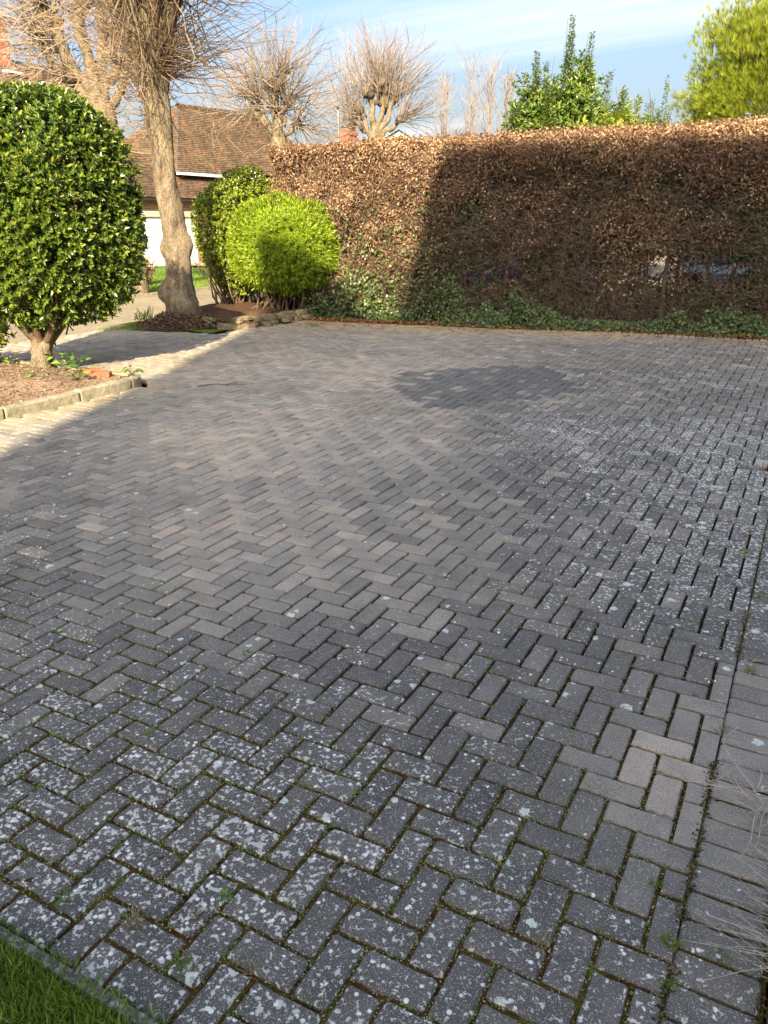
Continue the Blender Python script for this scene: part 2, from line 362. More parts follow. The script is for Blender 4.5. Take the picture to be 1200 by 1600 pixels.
MAT['glass'] = plain('car_glass', (.03, .04, .05), .08, .6, .05)
MAT['tyre'] = plain('tyre_rubber', (.02, .02, .02), .8, .2, .1)
MAT['rim'] = plain('wheel_rim', (.45, .45, .47), .35, .5, .05, metal=.7)
MAT['lamp'] = plain('head_lamp', (.8, .82, .85), .15, .6, .03)
MAT['redlamp'] = plain('tail_lamp', (.35, .02, .02), .2, .6, .03)
MAT['steel'] = plain('galvanised_steel', (.30, .31, .32), .5, .5, .1, metal=.4)
MAT['plastic'] = plain('black_trim', (.03, .03, .03), .6, .3, .1)
def tile_mat():
    m = M('clay_tile'); sp = m.n('ShaderNodeSeparateXYZ'); m.l(m.pos(), sp.inputs[0])
    w = m.n('ShaderNodeTexWhiteNoise', noise_dimensions='2D'); cb = m.n('ShaderNodeCombineXYZ')
    zi = m.math('FLOOR', m.math('MULTIPLY', sp.outputs[2], 10.0))
    m.l(m.math('FLOOR', m.math('ADD', m.math('MULTIPLY', m.math('ADD', sp.outputs[1], sp.outputs[0]), 6.0), m.math('MULTIPLY', zi, .5))), cb.inputs[0]); m.l(zi, cb.inputs[1])
    m.l(cb.outputs[0], w.inputs['Vector'])
    c = m.ramp(w.outputs['Value'], [(0, (.075, .055, .036)), (.5, (.12, .086, .054)), (.88, (.155, .10, .06)), (1, (.22, .105, .06))])
    n = m.noise(.9, 4); c = m.mix(.8, c, m.ramp(n, [(.35, (.72, .72, .66)), (.65, (1.3, 1.2, 1.1))]), 'MULTIPLY')
    return m.fin(c, .85, .2)
MAT['tile'] = tile_mat()
def wall_brick(name, c1, c2, mortar, sc=1.0):
    m = M(name); b = m.n('ShaderNodeTexBrick'); cb = m.n('ShaderNodeCombineXYZ'); sp = m.n('ShaderNodeSeparateXYZ'); m.l(m.pos(), sp.inputs[0])
    m.l(m.math('ADD', sp.outputs[0], sp.outputs[1]), cb.inputs[0]); m.l(sp.outputs[2], cb.inputs[1]); m.l(cb.outputs[0], b.inputs['Vector'])
    b.inputs['Scale'].default_value = 4.44 * sc; b.inputs['Brick Width'].default_value = 1.0; b.inputs['Row Height'].default_value = .333
    b.inputs['Mortar Size'].default_value = .04
    for k, v in (('Color1', c1), ('Color2', c2), ('Mortar', mortar)): b.inputs[k].default_value = (*v, 1)
    return m.fin(b.outputs[0], .9, .2)
MAT['wallbrick'] = wall_brick('house_brick', (.36, .15, .08), (.27, .10, .055), (.36, .31, .24))
MAT['bouncewall'] = wall_brick('pale_bounce_wall', (.74, .70, .62), (.68, .64, .56), (.66, .63, .57))  # facade of the unseen building, made pale to bounce light into the shade
MAT['hung'] = plain('hung_tile', (.33, .11, .065), .85, .2, .35, 5)
MAT['cream'] = plain('cream_render', (.56, .50, .38), .8, .2, .1, 2)

# ------------------------------------------------------------------ the setting: ground, road, verges
def sheet(name, x0, y0, x1, y1, z, mat, kind='structure', nx=1, ny=1, hf=None):
    xs = np.linspace(x0, x1, nx + 1); ys = np.linspace(y0, y1, ny + 1)
    X, Y = np.meshgrid(xs, ys); Z = np.full_like(X, z)
    if hf is not None: Z = Z + hf(X, Y)
    V = np.stack([X, Y, Z], -1).reshape(-1, 3); i = np.arange(ny)[:, None] * (nx + 1) + np.arange(nx)[None]
    F = np.stack([i, i + 1, i + nx + 2, i + nx + 1], -1).reshape(-1, 4)
    o = obj(name, V, F, mat, smooth=nx > 1)
    if kind: tag(o, kind=kind)
    return o
tag(sheet('ground', -600, -500, 600, 700, -.10, MAT['ground']), 'grassy ground reaching away to the horizon')
tag(sheet('road', -15.1, -80, -11.0, 160, -.012, MAT['road']), 'dusty tan tarmac road beyond the brick driveway')
g = Geo()
for k in range(-20, 60):
    g.box((-15.24, k * 1.0, -.1), (-15.1, k * 1.0 + .985, .08))
tag(g.obj('road_kerb', MAT['conc']), 'low stone kerb along the far side of the road', kind='structure')
tag(sheet('grass_verge', -25.0, -60, -15.24, 120, .03, MAT['verge'], nx=20, ny=120, hf=lambda X, Y: .03 * fbm(np.stack([X, Y], -1), .8, 3)), 'bright sunlit lawn between the far kerb and the white garage')
tag(sheet('garage_drive', -25.0, 26.3, -15.2, 29.4, .10, MAT['road']), 'pale drive leading across the far lawn to the garage')
tag(sheet('near_verge', -11.0, 10.18, -8.95, 40, .0, MAT['verge'], nx=12, ny=60, hf=lambda X, Y: .03 + .03 * fbm(np.stack([X, Y], -1), 1.2, 5)), 'small patch of grass between the driveway mouth and the big tree')
tag(sheet('rear_yard', -8.0, 14.6, 30, 45, -.02, MAT['road']), 'yard glimpsed behind the tall hedge')

# ---------------------------------------------------------------- driveway: herringbone block paving
MOD, OU, OV = .103, -.2 * .103, .25 * .103
HB = np.array([-9.35, 12.80]); HE = np.array([.9910, .1339]); HN = np.array([.1339, -.9910])   # hedge base line, direction, outward normal
def hz(u, v):                                              # gentle settlement of the paving
    p = np.stack([np.asarray(u, float), np.asarray(v, float)], -1)
    return .010 * fbm(p, .55, 11, 2) + .0048 * fbm(p, 2.0, 12, 2)
ctrl = np.array([  # u, v, lichen, tint, worn
    (-1.86,1.62,.82,.15,.0),(-1.16,1.2,.86,.12,.0),(-1.6,1.23,.9,.12,.0),(-.95,1.49,.76,.12,.0),(-.35,1.47,.72,.15,.05),(-.6,1.1,.8,.12,.0),(-.5,1.9,.66,.15,.05),(-1.3,2.0,.68,.18,.05),(-.05,1.7,.5,.35,.1),
    (-.77,2.42,.55,.18,.1),(-.2,2.25,.04,.78,.3),(-.58,3.81,.78,.2,.1),(-.3,4.6,.86,.2,.05),(-1.53,6.05,.82,.2,.15),(-.5,6.5,.86,.2,.1),(-2.2,8.3,.52,.35,.35),(-1.2,4.9,.7,.25,.2),
    (-1.,9.,.68,.25,.25),(-1.43,2.61,.40,.32,.3),(-2.19,2.96,.08,.58,.75),(-2.63,2.72,.08,.6,.75),(-1.7,4.3,.25,.4,.5),(-2.91,5.34,.08,.55,.8),(-4.32,4.61,.08,.62,.8),
    (-3.65,3.27,.2,.5,.55),(-3.91,2.54,.66,.35,.1),(-2.93,1.82,.74,.18,.05),(-5.,3.6,.42,.35,.25),(-5.4,6.4,.15,.55,.7),(-6.2,5.,.4,.4,.3),(-4.5,8.,.12,.62,.7),
    (-6.2,8.4,.15,.55,.7),(-8.,9.,.3,.45,.6),(-5.5,10.5,.35,.5,.5),(-3.3,10.7,.3,.45,.45),(-1.2,11.5,.5,.35,.35),(-7.5,11.6,.3,.5,.4),(-2.77,2.0,.66,.3,.05),(-1.9,2.24,.42,.35,.2)])
def field(u, v):
    d2 = (ctrl[:, 0] - u) ** 2 + (ctrl[:, 1] - v) ** 2
    s2 = .12 + .03 * v; w = np.exp(-d2 / (2 * s2)) + 1e-4 / (d2 + .05)
    return (w[:, None] * ctrl[:, 2:]).sum(0) / w.sum()
patch = [(-4.50, 8.30), (-3.28, 6.75), (-2.61, 7.5), (-2.02, 8.40), (-2.5, 9.2), (-3.08, 9.62), (-3.61, 9.2)]
def inside(u, v, poly):
    r = False; j = len(poly) - 1
    for i in range(len(poly)):
        (xi, yi), (xj, yj) = poly[i], poly[j]
        if (yi > v) != (yj > v) and u < (xj - xi) * (v - yi) / (yj - yi) + xi: r = not r
        j = i
    return r
def clip(poly, a, b, c):                                   # keep a*u + b*v <= c
    out = []
    for i in range(len(poly)):
        p, q = poly[i], poly[(i + 1) % len(poly)]
        dp, dq = a * p[0] + b * p[1] - c, a * q[0] + b * q[1] - c
        if dp <= 0: out.append(p)
        if dp * dq < 0:
            t = dp / (dp - dq); out.append((p[0] + t * (q[0] - p[0]), p[1] + t * (q[1] - p[1])))
    return out
HOFF = .62
hcut = HN[0] * HB[0] + HN[1] * HB[1] + HOFF                # paving stops where HN.p = hcut
def bounds(u, v):
    hp = [(1, 0, -.047), (0, -1, -.846), (-HN[0], -HN[1], -hcut)]
    if v < 6.55: hp.append((-1, 0, 6.60))
    else: hp.append((-1, 0, 11.0))
    if u < -6.6: hp.append((0, -1, -6.55))
    if v > 10.16: hp.append((-1, 0, 8.72))
    if u < -8.72: hp.append((0, 1, 10.16))
    return hp
GAP = .0122
cells = []                                                 # (poly, centre, kind)
for i in range(-110, 2):
    for j in range(7, 140):
        k = (i + j) % 4
        if k == 0: a, b = 2, 1
        elif k == 2: a, b = 1, 2
        else: continue
        u0, v0 = OU + i * MOD, OV + j * MOD; cu, cv = u0 + a * MOD / 2, v0 + b * MOD / 2
        if cv > 14.2 or cu > .15 or cu < -11.2 or cv < .75: continue
        if cv < 6.55 and cu < -6.72: continue
        if cv > 10.3 and cu < -8.85: continue
        poly = [(u0, v0), (u0 + a * MOD, v0), (u0 + a * MOD, v0 + b * MOD), (u0, v0 + b * MOD)]
        full = True
        for h in bounds(cu, cv):
            p2 = clip(poly, *h)
            if len(p2) != len(poly) or p2 != poly: full = False
            poly = p2
            if len(poly) < 3: break
        if len(poly) < 3: continue
        P = np.array(poly); x, y = P[:, 0], P[:, 1]
        area = .5 * abs(np.dot(x, np.roll(y, -1)) - np.dot(y, np.roll(x, -1)))
        if area < .0012: continue
        cells.append((poly, (cu, cv), 'H' if k == 0 else 'V', full))
for j in range(8, 140):                                    # soldier course down the right edge
    v0 = .84 + j * .1035
    if v0 > 13.3: break
    cells.append(([(-.054, v0 - .8 + .03), (.155, v0 - .8 + .03), (.155, v0 - .7 + .0335), (-.054, v0 - .7 + .0335)], (.058, v0 - .75 + .03), 'S', True))
# a course along the hedge
t = .6
while t < 9.6:
    p0 = HB + HE * t + HN * (HOFF - .004); p1 = p0 + HE * .103; q0 = p0 - HN * .205; q1 = p1 - HN * .205
    c = (p0 + q1) / 2
    if c[0] < -.15 and c[0] > -8.7: cells.append(([tuple(p0), tuple(p1), tuple(q1), tuple(q0)], tuple(c), 'E', True))
    t += .1035

# camera frame, only to find which bricks show largest
mw = np.array(cam.rotation_euler.to_matrix())
def project(p):
    q = (np.asarray(p, float) - np.array([0, 0, H])) @ mw
    z = -q[..., 2]; return 600 + 1205 * q[..., 0] / z, 800 - 1205 * q[..., 1] / z, z
def brick_outline(poly, rg):
    """shrink by half the joint, chip the outline a little"""
    P = np.array(poly); c = P.mean(0)
    area2 = np.dot(P[:, 0], np.roll(P[:, 1], -1)) - np.dot(P[:, 1], np.roll(P[:, 0], -1))
    if area2 < 0: P = P[::-1]
    n = len(P); out = []
    e = norm(np.roll(P, -1, 0) - P); inn = np.stack([-e[:, 1], e[:, 0]], -1)
    g = GAP / 2 + rg.normal() * .0006
    Q = []
    for i in range(n):                                     # intersect neighbouring inset edges
        a, b = i - 1, i
        A = np.array([inn[a], inn[b]]); rhs = np.array([inn[a] @ P[a] + g, inn[b] @ P[b] + g])
        Q.append(np.linalg.solve(A, rhs) if abs(np.linalg.det(A)) > 1e-3 else P[i] + inn[b] * g)
    return np.array(Q)
def brick_mesh(Q, rg, detail):
    """top, worn arris, side of one paver standing in its joint; local to z=0 top"""
    n = len(Q)
    if detail:
        pts = []
        for i in range(n):
            a, b = Q[i], Q[(i + 1) % n]; L = np.linalg.norm(b - a); d = (b - a) / L
            cut = min(.0035 + abs(rg.normal()) * .0035 + (rg.uniform(.006, .016) if rg.random() < .06 else 0), L * .3)
            m = 2 if L > .13 else 1
            pts.append(a + d * cut)
            for t in np.linspace(0, 1, m + 2)[1:-1]:
                pts.append(a + (b - a) * t + np.array([-d[1], d[0]]) * rg.normal() * .0011)
            pts.append(b - d * cut)
        Q = np.array(pts); n = len(Q)
    c = Q.mean(0); ch = .0048
    top = c + (Q - c) * (1 - ch / np.maximum(np.abs(Q - c), .02)) if False else Q + norm(c - Q) * ch * 1.25
    V = np.vstack([np.c_[top, np.zeros(n)], np.c_[Q, np.full(n, -.0058)], np.c_[Q, np.full(n, -.034)]])
    i = np.arange(n); k = (i + 1) % n
    quads = np.concatenate([np.stack([n + i, n + k, k, i], -1), np.stack([2 * n + i, 2 * n + k, n + k, n + i], -1)])
    return V, quads, n
drive = tag(bpy.data.objects.new('driveway', None), 'grey herringbone block driveway spotted with lichen', kind='structure'); link(drive)
rg = np.random.default_rng(21)
score = []
for poly, c, kd, full in cells:
    x, y, z = project(np.array([(p[0], p[1], 0) for p in poly]))
    if z.min() < .2: score.append(0); continue
    xc, yc = np.clip(x, 0, 1200), np.clip(y, 0, 1600)
    score.append(.5 * abs(np.dot(xc, np.roll(yc, -1)) - np.dot(yc, np.roll(xc, -1))))
order = np.argsort(-np.array(score)); near = set(order[:298].tolist())
shared = {}
FV, FQ, FN, at_ = [], [], {}, {k: [] for k in ('tint', 'lich', 'dark', 'sand_sun', 'worn')}
fn_faces = {}; base = 0; attrq = {k: [] for k in at_}; attrn = {}
def attrs_of(cu, cv, kd):
    li, ti, wo = field(cu, cv)
    hd = (HB[0] - cu) * -HN[0] * -1 + 0
    dist = -( (cu - HB[0]) * -HN[0] + (cv - HB[1]) * -HN[1] )         # metres in front of the hedge base
    sand_sun = float(np.clip((1.55 - dist) / .7, 0, 1)) * float(np.clip((-1.2 - cu) / 2.0, .35, 1)) * rg.uniform(.6, .95)
    sand_sun = max(sand_sun, float(np.clip((-6.15 - cu) / .4, 0, .5)) if cv < 6.6 else 0, .35 if (cu < -7 and cv > 6.6 and rg.random() < .5) else 0)  # left-hand bricks coloured golden to look sunlit
    dark = 1.0 if inside(cu, cv, patch) and rg.random() > .13 else 0.0
    ti = ti + rg.normal() * .065 + (.2 if rg.random() < .05 + .08 * wo else 0)
    if kd == 'E': sand_sun = rg.uniform(.8, 1)
    g_ = math.exp(-((cu + .19) ** 2 / .045 + (cv - 2.27) ** 2 / .06)); ti += (.80 - ti) * g_; li *= 1 - g_; wo = max(wo, g_ * .9)
    li = li * (1 - .8 * sand_sun) * (.35 if dark else 1) + rg.normal() * .07
    return dict(tint=float(np.clip(ti, 0, 1)), lich=float(np.clip(li, 0, 1.05)), dark=dark * rg.uniform(.75, 1), sand_sun=sand_sun, worn=float(np.clip(wo + rg.normal() * .12, 0, 1)))
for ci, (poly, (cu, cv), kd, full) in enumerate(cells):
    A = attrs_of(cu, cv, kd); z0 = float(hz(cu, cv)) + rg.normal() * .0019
    tx, ty = rg.normal() * .012, rg.normal() * .012
    if ci in near:
        loc = (cu, cv, z0); rot = (tx, ty, rg.normal() * .006)
        if full and kd in 'HVS':
            v = int(rg.integers(0, 20)); key = (kd, v)
            if key not in shared:
                Q = brick_outline(np.array(poly) - np.array([cu, cv]), rg); V, q, n = brick_mesh(Q, rg, True)
                shared[key] = mesh_np('brick', V, [q, np.arange(n)[None]], MAT['brick'])
            me = shared[key]
        else:
            Q = brick_outline(np.array(poly) - np.array([cu, cv]), rg); V, q, n = brick_mesh(Q, rg, False)
            me = mesh_np('brick', V, [q, np.arange(n)[None]], MAT['brick'])
        o = bpy.data.objects.new('brick', me); link(o, drive); o.location = loc; o.rotation_euler = rot
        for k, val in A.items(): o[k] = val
    else:
        Q = brick_outline(np.array(poly) - np.array([cu, cv]), rg); V, q, n = brick_mesh(Q, rg, False)
        V[:, 2] += z0 + V[:, 1] * tx - V[:, 0] * ty; V[:, :2] += (cu, cv)
        FV.append(V); FQ.append(q + base); fn_faces.setdefault(n, []).append(np.arange(n)[None] + base)
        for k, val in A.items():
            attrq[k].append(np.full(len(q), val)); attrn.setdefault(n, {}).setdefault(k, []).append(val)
        base += len(V)
ngroups = sorted(fn_faces)
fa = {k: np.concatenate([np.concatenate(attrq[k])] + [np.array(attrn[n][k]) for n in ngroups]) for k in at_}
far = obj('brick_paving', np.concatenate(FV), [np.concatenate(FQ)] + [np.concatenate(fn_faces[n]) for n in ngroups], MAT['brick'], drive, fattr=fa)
tag(far, kind='stuff')
# moss bed: fine relief near the camera, plain further off
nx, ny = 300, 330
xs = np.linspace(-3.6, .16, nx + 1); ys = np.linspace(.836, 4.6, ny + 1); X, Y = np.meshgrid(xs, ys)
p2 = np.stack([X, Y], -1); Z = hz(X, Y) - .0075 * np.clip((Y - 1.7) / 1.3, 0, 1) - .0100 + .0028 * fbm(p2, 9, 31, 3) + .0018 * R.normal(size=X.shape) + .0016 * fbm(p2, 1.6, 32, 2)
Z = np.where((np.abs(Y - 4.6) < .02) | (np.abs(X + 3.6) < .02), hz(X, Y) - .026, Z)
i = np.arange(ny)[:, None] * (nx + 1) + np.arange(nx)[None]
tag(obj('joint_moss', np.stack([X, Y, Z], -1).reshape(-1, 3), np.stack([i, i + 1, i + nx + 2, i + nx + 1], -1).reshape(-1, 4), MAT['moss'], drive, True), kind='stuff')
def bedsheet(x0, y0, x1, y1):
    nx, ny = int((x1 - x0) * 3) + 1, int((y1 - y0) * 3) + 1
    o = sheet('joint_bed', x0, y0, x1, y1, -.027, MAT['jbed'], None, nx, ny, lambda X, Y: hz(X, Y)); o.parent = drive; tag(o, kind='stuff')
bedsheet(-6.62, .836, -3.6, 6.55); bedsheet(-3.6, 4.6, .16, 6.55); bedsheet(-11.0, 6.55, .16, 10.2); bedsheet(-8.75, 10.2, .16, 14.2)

# ------------------------------------------------------------------ lawn in the near corner
tag(sheet('lawn', -8, -2.6, .2, .811, .002, MAT['lawn_soil'], nx=60, ny=20, hf=lambda X, Y: .006 * fbm(np.stack([X, Y], -1), 2, 8)), 'corner of green lawn at the near left of the paving')
n = 26000
P = np.c_[R.uniform(-2.6, -.8, n), .800 - np.abs(R.normal(size=n)) * .25 , np.full(n, .004)]
far_ = R.random(n) < .05; P[far_, 1] = .80 + R.uniform(0, .05, far_.sum())
d = norm(np.c_[R.normal(size=(n, 2)) * .55 + np.array([.05, .02]), np.ones(n)])
V, F = leaves_flat(P, d, rdir(n), R.uniform(.018, .050, n), R.uniform(.0022, .004, n))
tag(obj('lawn_grass', V, F, MAT['grass'], fattr={'rnd': np.clip(R.normal(.45, .25, n), 0, 1)}), 'blades of green grass covering the corner of the lawn', 'grass', kind='stuff')
g = Geo()
for k in range(9): g.box((-8 + k * .9, .812, -.08), (-8 + k * .9 + .895, .838, .010 + .003 * (k % 3)))
ed = thing('lawn_edging', 'thin lichen-flecked edging strip between the lawn and the paving', 'edging', (0, 0, 0)); g.obj('edging_strip', MAT['edge'], ed)
# right-hand bed: thin kerb, soil
g = Geo()
for k in range(13): g.box((.168, -.6 + k * .92, -.1), (.232, -.6 + k * .92 + .91, .022))
ek = thing('bed_edging', 'pale stone edging along the lavender bed at the right', 'edging', (0, 0, 0)); g.obj('edging_stone', MAT['conc'], ek)
tag(sheet('flower_bed', .232, -1.2, 1.4, 11.4, .004, MAT['dirt'], nx=10, ny=80, hf=lambda X, Y: .02 * fbm(np.stack([X, Y], -1), 3, 9)), 'dark soil of the bed beside the right edge of the paving')

n = 5000; X = R.uniform(.25, 1.3, n); Y = R.uniform(-.6, 8, n); P = np.c_[X, Y, .012 + .02 * fbm(np.c_[X, Y], 3, 9) + R.uniform(0, .008, n)]
V, F = leaves_flat(P, norm(np.c_[R.normal(size=(n, 2)), R.normal(size=n) * .3]), norm(np.c_[R.normal(size=(n, 2)) * .5, np.ones(n)]), R.uniform(.015, .05, n), R.uniform(.008, .025, n))
tag(obj('bed_litter', V, F, MAT['chips'], fattr={'rnd': R.random(n) * .7}), 'dead leaves and bits lying on the bed right of the paving', 'leaf litter', kind='stuff')
n = 3500; X = R.uniform(.24, 1.3, n); Y = R.uniform(-.6, 9, n); ok = fbm(np.c_[X, Y], 1.3, 23) > .25; P = np.c_[X, Y, np.full(n, .005)][ok]; n = len(P)
V, F = leaves_flat(P, norm(np.c_[R.normal(size=(n, 2)) * .7, np.ones(n)]), rdir(n), R.uniform(.03, .08, n), R.uniform(.004, .012, n))
tag(obj('bed_weeds', V, F, MAT['weed'], fattr={'rnd': R.random(n)}), 'low weeds growing in the bed right of the paving', 'weeds', kind='stuff')

# ------------------------------------------------------------------ left planting bed
def bedz(X, Y):
    e = np.minimum(np.clip((-6.72 - X) / .5, 0, 1), np.clip((6.46 - Y) / .4, 0, 1))
    return .07 + .07 * e + .02 * fbm(np.stack([X, Y], -1), 3, 14) * e
tag(sheet('planting_bed', -12, 1.0, -6.72, 6.46, 0, MAT['bed'], nx=90, ny=90, hf=bedz), 'raised bed of pale bark mulch under the clipped round bush')
kb = thing('bed_kerb', 'mossy concrete kerb round the mulched bed at the left', 'kerb', (0, 0, 0))
kv = 1.0; rk = np.random.default_rng(4)
while kv < 6.1:
    L = min(.9, 6.22 - kv); g = Geo(); h = .105 + rk.normal() * .006
    g.box((-6.735, kv, -.05), (-6.61, kv + L - .012, h)); o = g.obj('kerb_stone', MAT['conc'], kb)
    m = o.modifiers.new('round', 'BEVEL'); m.width = .02; m.segments = 3; kv += .9
for k in range(5):                                         # curved corner
    a0, a1 = math.radians(k * 18 + 1), math.radians(k * 18 + 17.5); r0, r1 = .20, .325; c = (-6.935, 6.22)
    pts = [(c[0] + r * math.cos(a), c[1] + r * math.sin(a)) for a, r in ((a0, r0), (a0, r1), (a1, r1), (a1, r0))]
    V = [(x, y, -.05) for x, y in pts] + [(x, y, .10) for x, y in pts]
    o = obj('kerb_stone', V, np.array([(0,3,2,1),(4,5,6,7),(0,1,5,4),(1,2,6,5),(2,3,7,6),(3,0,4,7)]), MAT['conc'], kb)
    m = o.modifiers.new('round', 'BEVEL'); m.width = .015; m.segments = 2
for k in range(5):
    g = Geo(); g.box((-7.06 - k * .92, 6.40, -.05), (-7.06 - k * .92 + .0 - .0, 6.53, .1)) if False else g.box((-7.86 - k * .92, 6.42, -.05), (-6.95 - k * .92, 6.545, .10))
    o = g.obj('kerb_stone', MAT['conc'], kb); m = o.modifiers.new('round', 'BEVEL'); m.width = .02; m.segments = 3
lb = ['loose red brick lying at the corner of the mulched bed', 'second red brick behind the one at the bed corner']
for k, (x, y, rz, tz) in enumerate([(-7.02, 6.16, .5, .10), (-7.22, 6.20, .9, .11)]):
    g = Geo(); g.box((-.105, -.05, 0), (.105, .05, .065)); o = g.obj('loose_brick', MAT['redbrick']); o.location = (x, y, tz); o.rotation_euler = (.06, .05, rz)
    tag(o, lb[k], 'brick', 'loose red bricks at the bed corner'); m = o.modifiers.new('round', 'BEVEL'); m.width = .006; m.segments = 2
n = 9000                                                    # bark chips
X = R.uniform(-9.8, -6.76, n); Y = R.uniform(2.6, 6.4, n)
P = np.c_[X, Y, bedz(X, Y) + R.uniform(.002, .012, n)]
V, F = leaves_flat(P, norm(np.c_[R.normal(size=(n, 2)), R.normal(size=n) * .25]), norm(np.c_[R.normal(size=(n, 2)) * .4, np.ones(n)]), R.uniform(.02, .055, n), R.uniform(.010, .024, n))
tag(obj('bark_chips', V, F, MAT['chips'], fattr={'rnd': R.random(n)}), 'loose bark chips scattered over the left bed', 'mulch', kind='stuff')

# ------------------------------------------------------------------ shrubs
def shoots(P, out, nl, L, Wd, spread=1.0, fold=.25, up=.3, Lv=.25, curl=.08, flat=False):
    """whorls of nl leaves around each shoot point"""
    n = len(P); ax0 = norm(out + rdir(n) * .35 + np.array([0, 0, up]))
    Pr = np.repeat(P, nl, 0); A = np.repeat(ax0, nl, 0); m = len(Pr)
    s = rdir(m); s = norm(s - A * (s * A).sum(1, keepdims=True))
    t = R.uniform(0, 1, (m, 1)); ax = norm(A * (.25 + .75 * t) + s * spread * (1.15 - .6 * t))
    nr = norm(A - ax * (A * ax).sum(1, keepdims=True) + rdir(m) * .25)
    base = Pr - A * (1 - t) * (L * 1.1)
    Ls = L * R.uniform(1 - Lv, 1 + Lv, m)
    rnd = np.clip(R.normal(.4, .22, m) + (t[:, 0] - .5) * .5, 0, 1)
    f = leaves_flat(base, ax, nr, Ls, Ls * Wd / L) if flat else leaves(base, ax, nr, Ls, Ls * Wd / L, fold, curl)
    return f[0], f[1], np.repeat(rnd, 1 if flat else 2)
def merge(parts):
    V, F, A, n = [], [], [], 0
    for v, f, a in parts: V.append(v); F.append(f + n); A.append(a); n += len(v)
    return np.concatenate(V), np.concatenate(F), np.concatenate(A)
def ball_points(n, c, rad, lump=.08, seed=0, zmin=-9, shell=.1, power=2.0, f=3):
    d = rdir(int(n * 1.5)); sp = np.abs(d) ** power; k = sp.sum(1) ** (-1 / power); P = d * k[:, None]
    r = 1 + lump * fbm(d, f, seed, 3) - np.abs(R.normal(size=len(d))) * shell
    P = P * r[:, None]; out = norm(P / np.array(rad)); P = P * np.array(rad) + np.array(c)
    ok = P[:, 2] > zmin; return P[ok][:n], out[ok][:n]
def stems_between(p0, tips, r0, r1, k=5, curve=.2, sides=6):
    n = len(tips); b = np.repeat(np.array(p0)[None], n, 0) if np.ndim(p0) == 1 else p0
    d = tips - b; L = np.linalg.norm(d, axis=1); P = twig_paths(b, norm(d), L, k, curve, 0, .02)
    r = np.linspace(1, r1 / r0, k + 1)[None] * np.full((n, 1), r0) * R.uniform(.7, 1.1, (n, 1))
    return tubes(P, r, sides)

# big clipped bush on the left
bc = np.array([-8.30, 6.62, 1.87])
bush = thing('round_bush', 'large glossy dark green bush clipped to a tall ball on the left bed', 'bush', (-8.13, 6.25, .1))
ob = np.array([-8.13, 6.25, .1])
def put(name, V, F, mat, root, smooth=False, fattr=None):
    return obj(name, np.asarray(V) - np.array(root.location), F, mat, root, smooth, fattr)
P, o_ = ball_points(6400, bc, (1.12, 1.12, 1.30), .055, 41, .60, .06, 2.7, 3.2)
a1 = shoots(P, o_, 10, .056, .025, 1.0, .22, .35)
P, o_ = ball_points(1500, bc, (.95, .95, 1.10), .06, 42, .64, .12, 2.6); a2 = shoots(P, o_, 9, .085, .036, 1.1)
V, F, A = merge([a1, a2]); tag(put('foliage', V, F, MAT['laurel'], bush, fattr={'rnd': A}), kind='stuff')
V, F, T = tube1([(-8.15, 6.25, .02), (-8.14, 6.26, .16), (-8.14, 6.32, .38), (-8.17, 6.42, .66)], [.17, .125, .115, .09], 14, .12, 3)
put('trunk', V, [F, T], MAT['bark'], bush, True)
for k in range(9):
    a = k / 9 * 6.28 + .3; r = .35 + .3 * (k % 3) / 2; tp = bc + np.array([r * math.cos(a), r * math.sin(a), -.55 + .25 * (k % 2)])
    st = np.array([-8.14 + .06 * math.cos(a), 6.34 + .06 * math.sin(a), .38]); mid = (st + tp) / 2 + np.array([.12 * math.cos(a), .12 * math.sin(a), -.10])
    V, F, T = tube1([st, mid, tp], [.05, .036, .02], 7, .05, k, sub=4); put('branch', V, [F, T], MAT['stem'], bush, True)
tips = bc + rdir(150) * np.array([.95, .95, .8]) * R.uniform(.75, 1, (150, 1)); tips = tips[tips[:, 2] > .85]
V, F = stems_between(np.array([-8.17, 6.42, .66]) + R.normal(size=(len(tips), 3)) * .12, tips, .014, .004, 4, .25, 4); tag(put('twigs', V, F, MAT['stem'], bush), kind='stuff')

# low shrub at the left image edge, behind the trunk
sb = thing('low_shrub', 'low leafy shrub at the left edge beneath the round bush', 'bush', (-9.35, 6.0, .1))
P, o_ = ball_points(520, (-9.35, 6.05, .45), (.62, .55, .36), .15, 43, .12, .2); a1 = shoots(P, o_, 8, .07, .034, 1.1)
tag(put('foliage', *a1[:2], MAT['priv'], sb, fattr={'rnd': a1[2]}), kind='stuff')
tips = np.array([-9.35, 6.05, .4]) + rdir(30) * .35; tips[:, 2] = np.abs(tips[:, 2] - .3) + .25
V, F = stems_between(np.array([-9.35, 6.0, .1]), tips, .012, .005); put('stem', V, F, MAT['stem'], sb)

# rounded bush and lime bush on the far bed
b2 = thing('round_bush', 'rounded yellow-green bush with small glossy leaves behind the lime one', 'bush', (-10.95, 13.55, .1))
P, o_ = ball_points(4200, (-10.74, 13.71, 1.55), (1.0, 1.0, 1.22), .09, 51, .35, .10, 2.3, 3.0); a1 = shoots(P, o_, 9, .055, .032, 1.0, .2, .3)
P, o_ = ball_points(1200, (-10.74, 13.71, 1.55), (.8, .8, 1.0), .06, 52, .5, .12); a2 = shoots(P, o_, 8, .055, .032, 1.0)
V, F, A = merge([a1, a2]); tag(put('foliage', V, F, MAT['priv'], b2, fattr={'rnd': A}), kind='stuff')
tips = np.array([-10.95, 13.6, 1.1]) + rdir(60) * np.array([.8, .8, .5]); V, F = stems_between(np.array([-10.9, 13.5, .1]) + R.normal(size=(60, 3)) * np.array([.22, .22, 0]), tips, .026, .008); put('stem', V, F, MAT['stem'], b2)
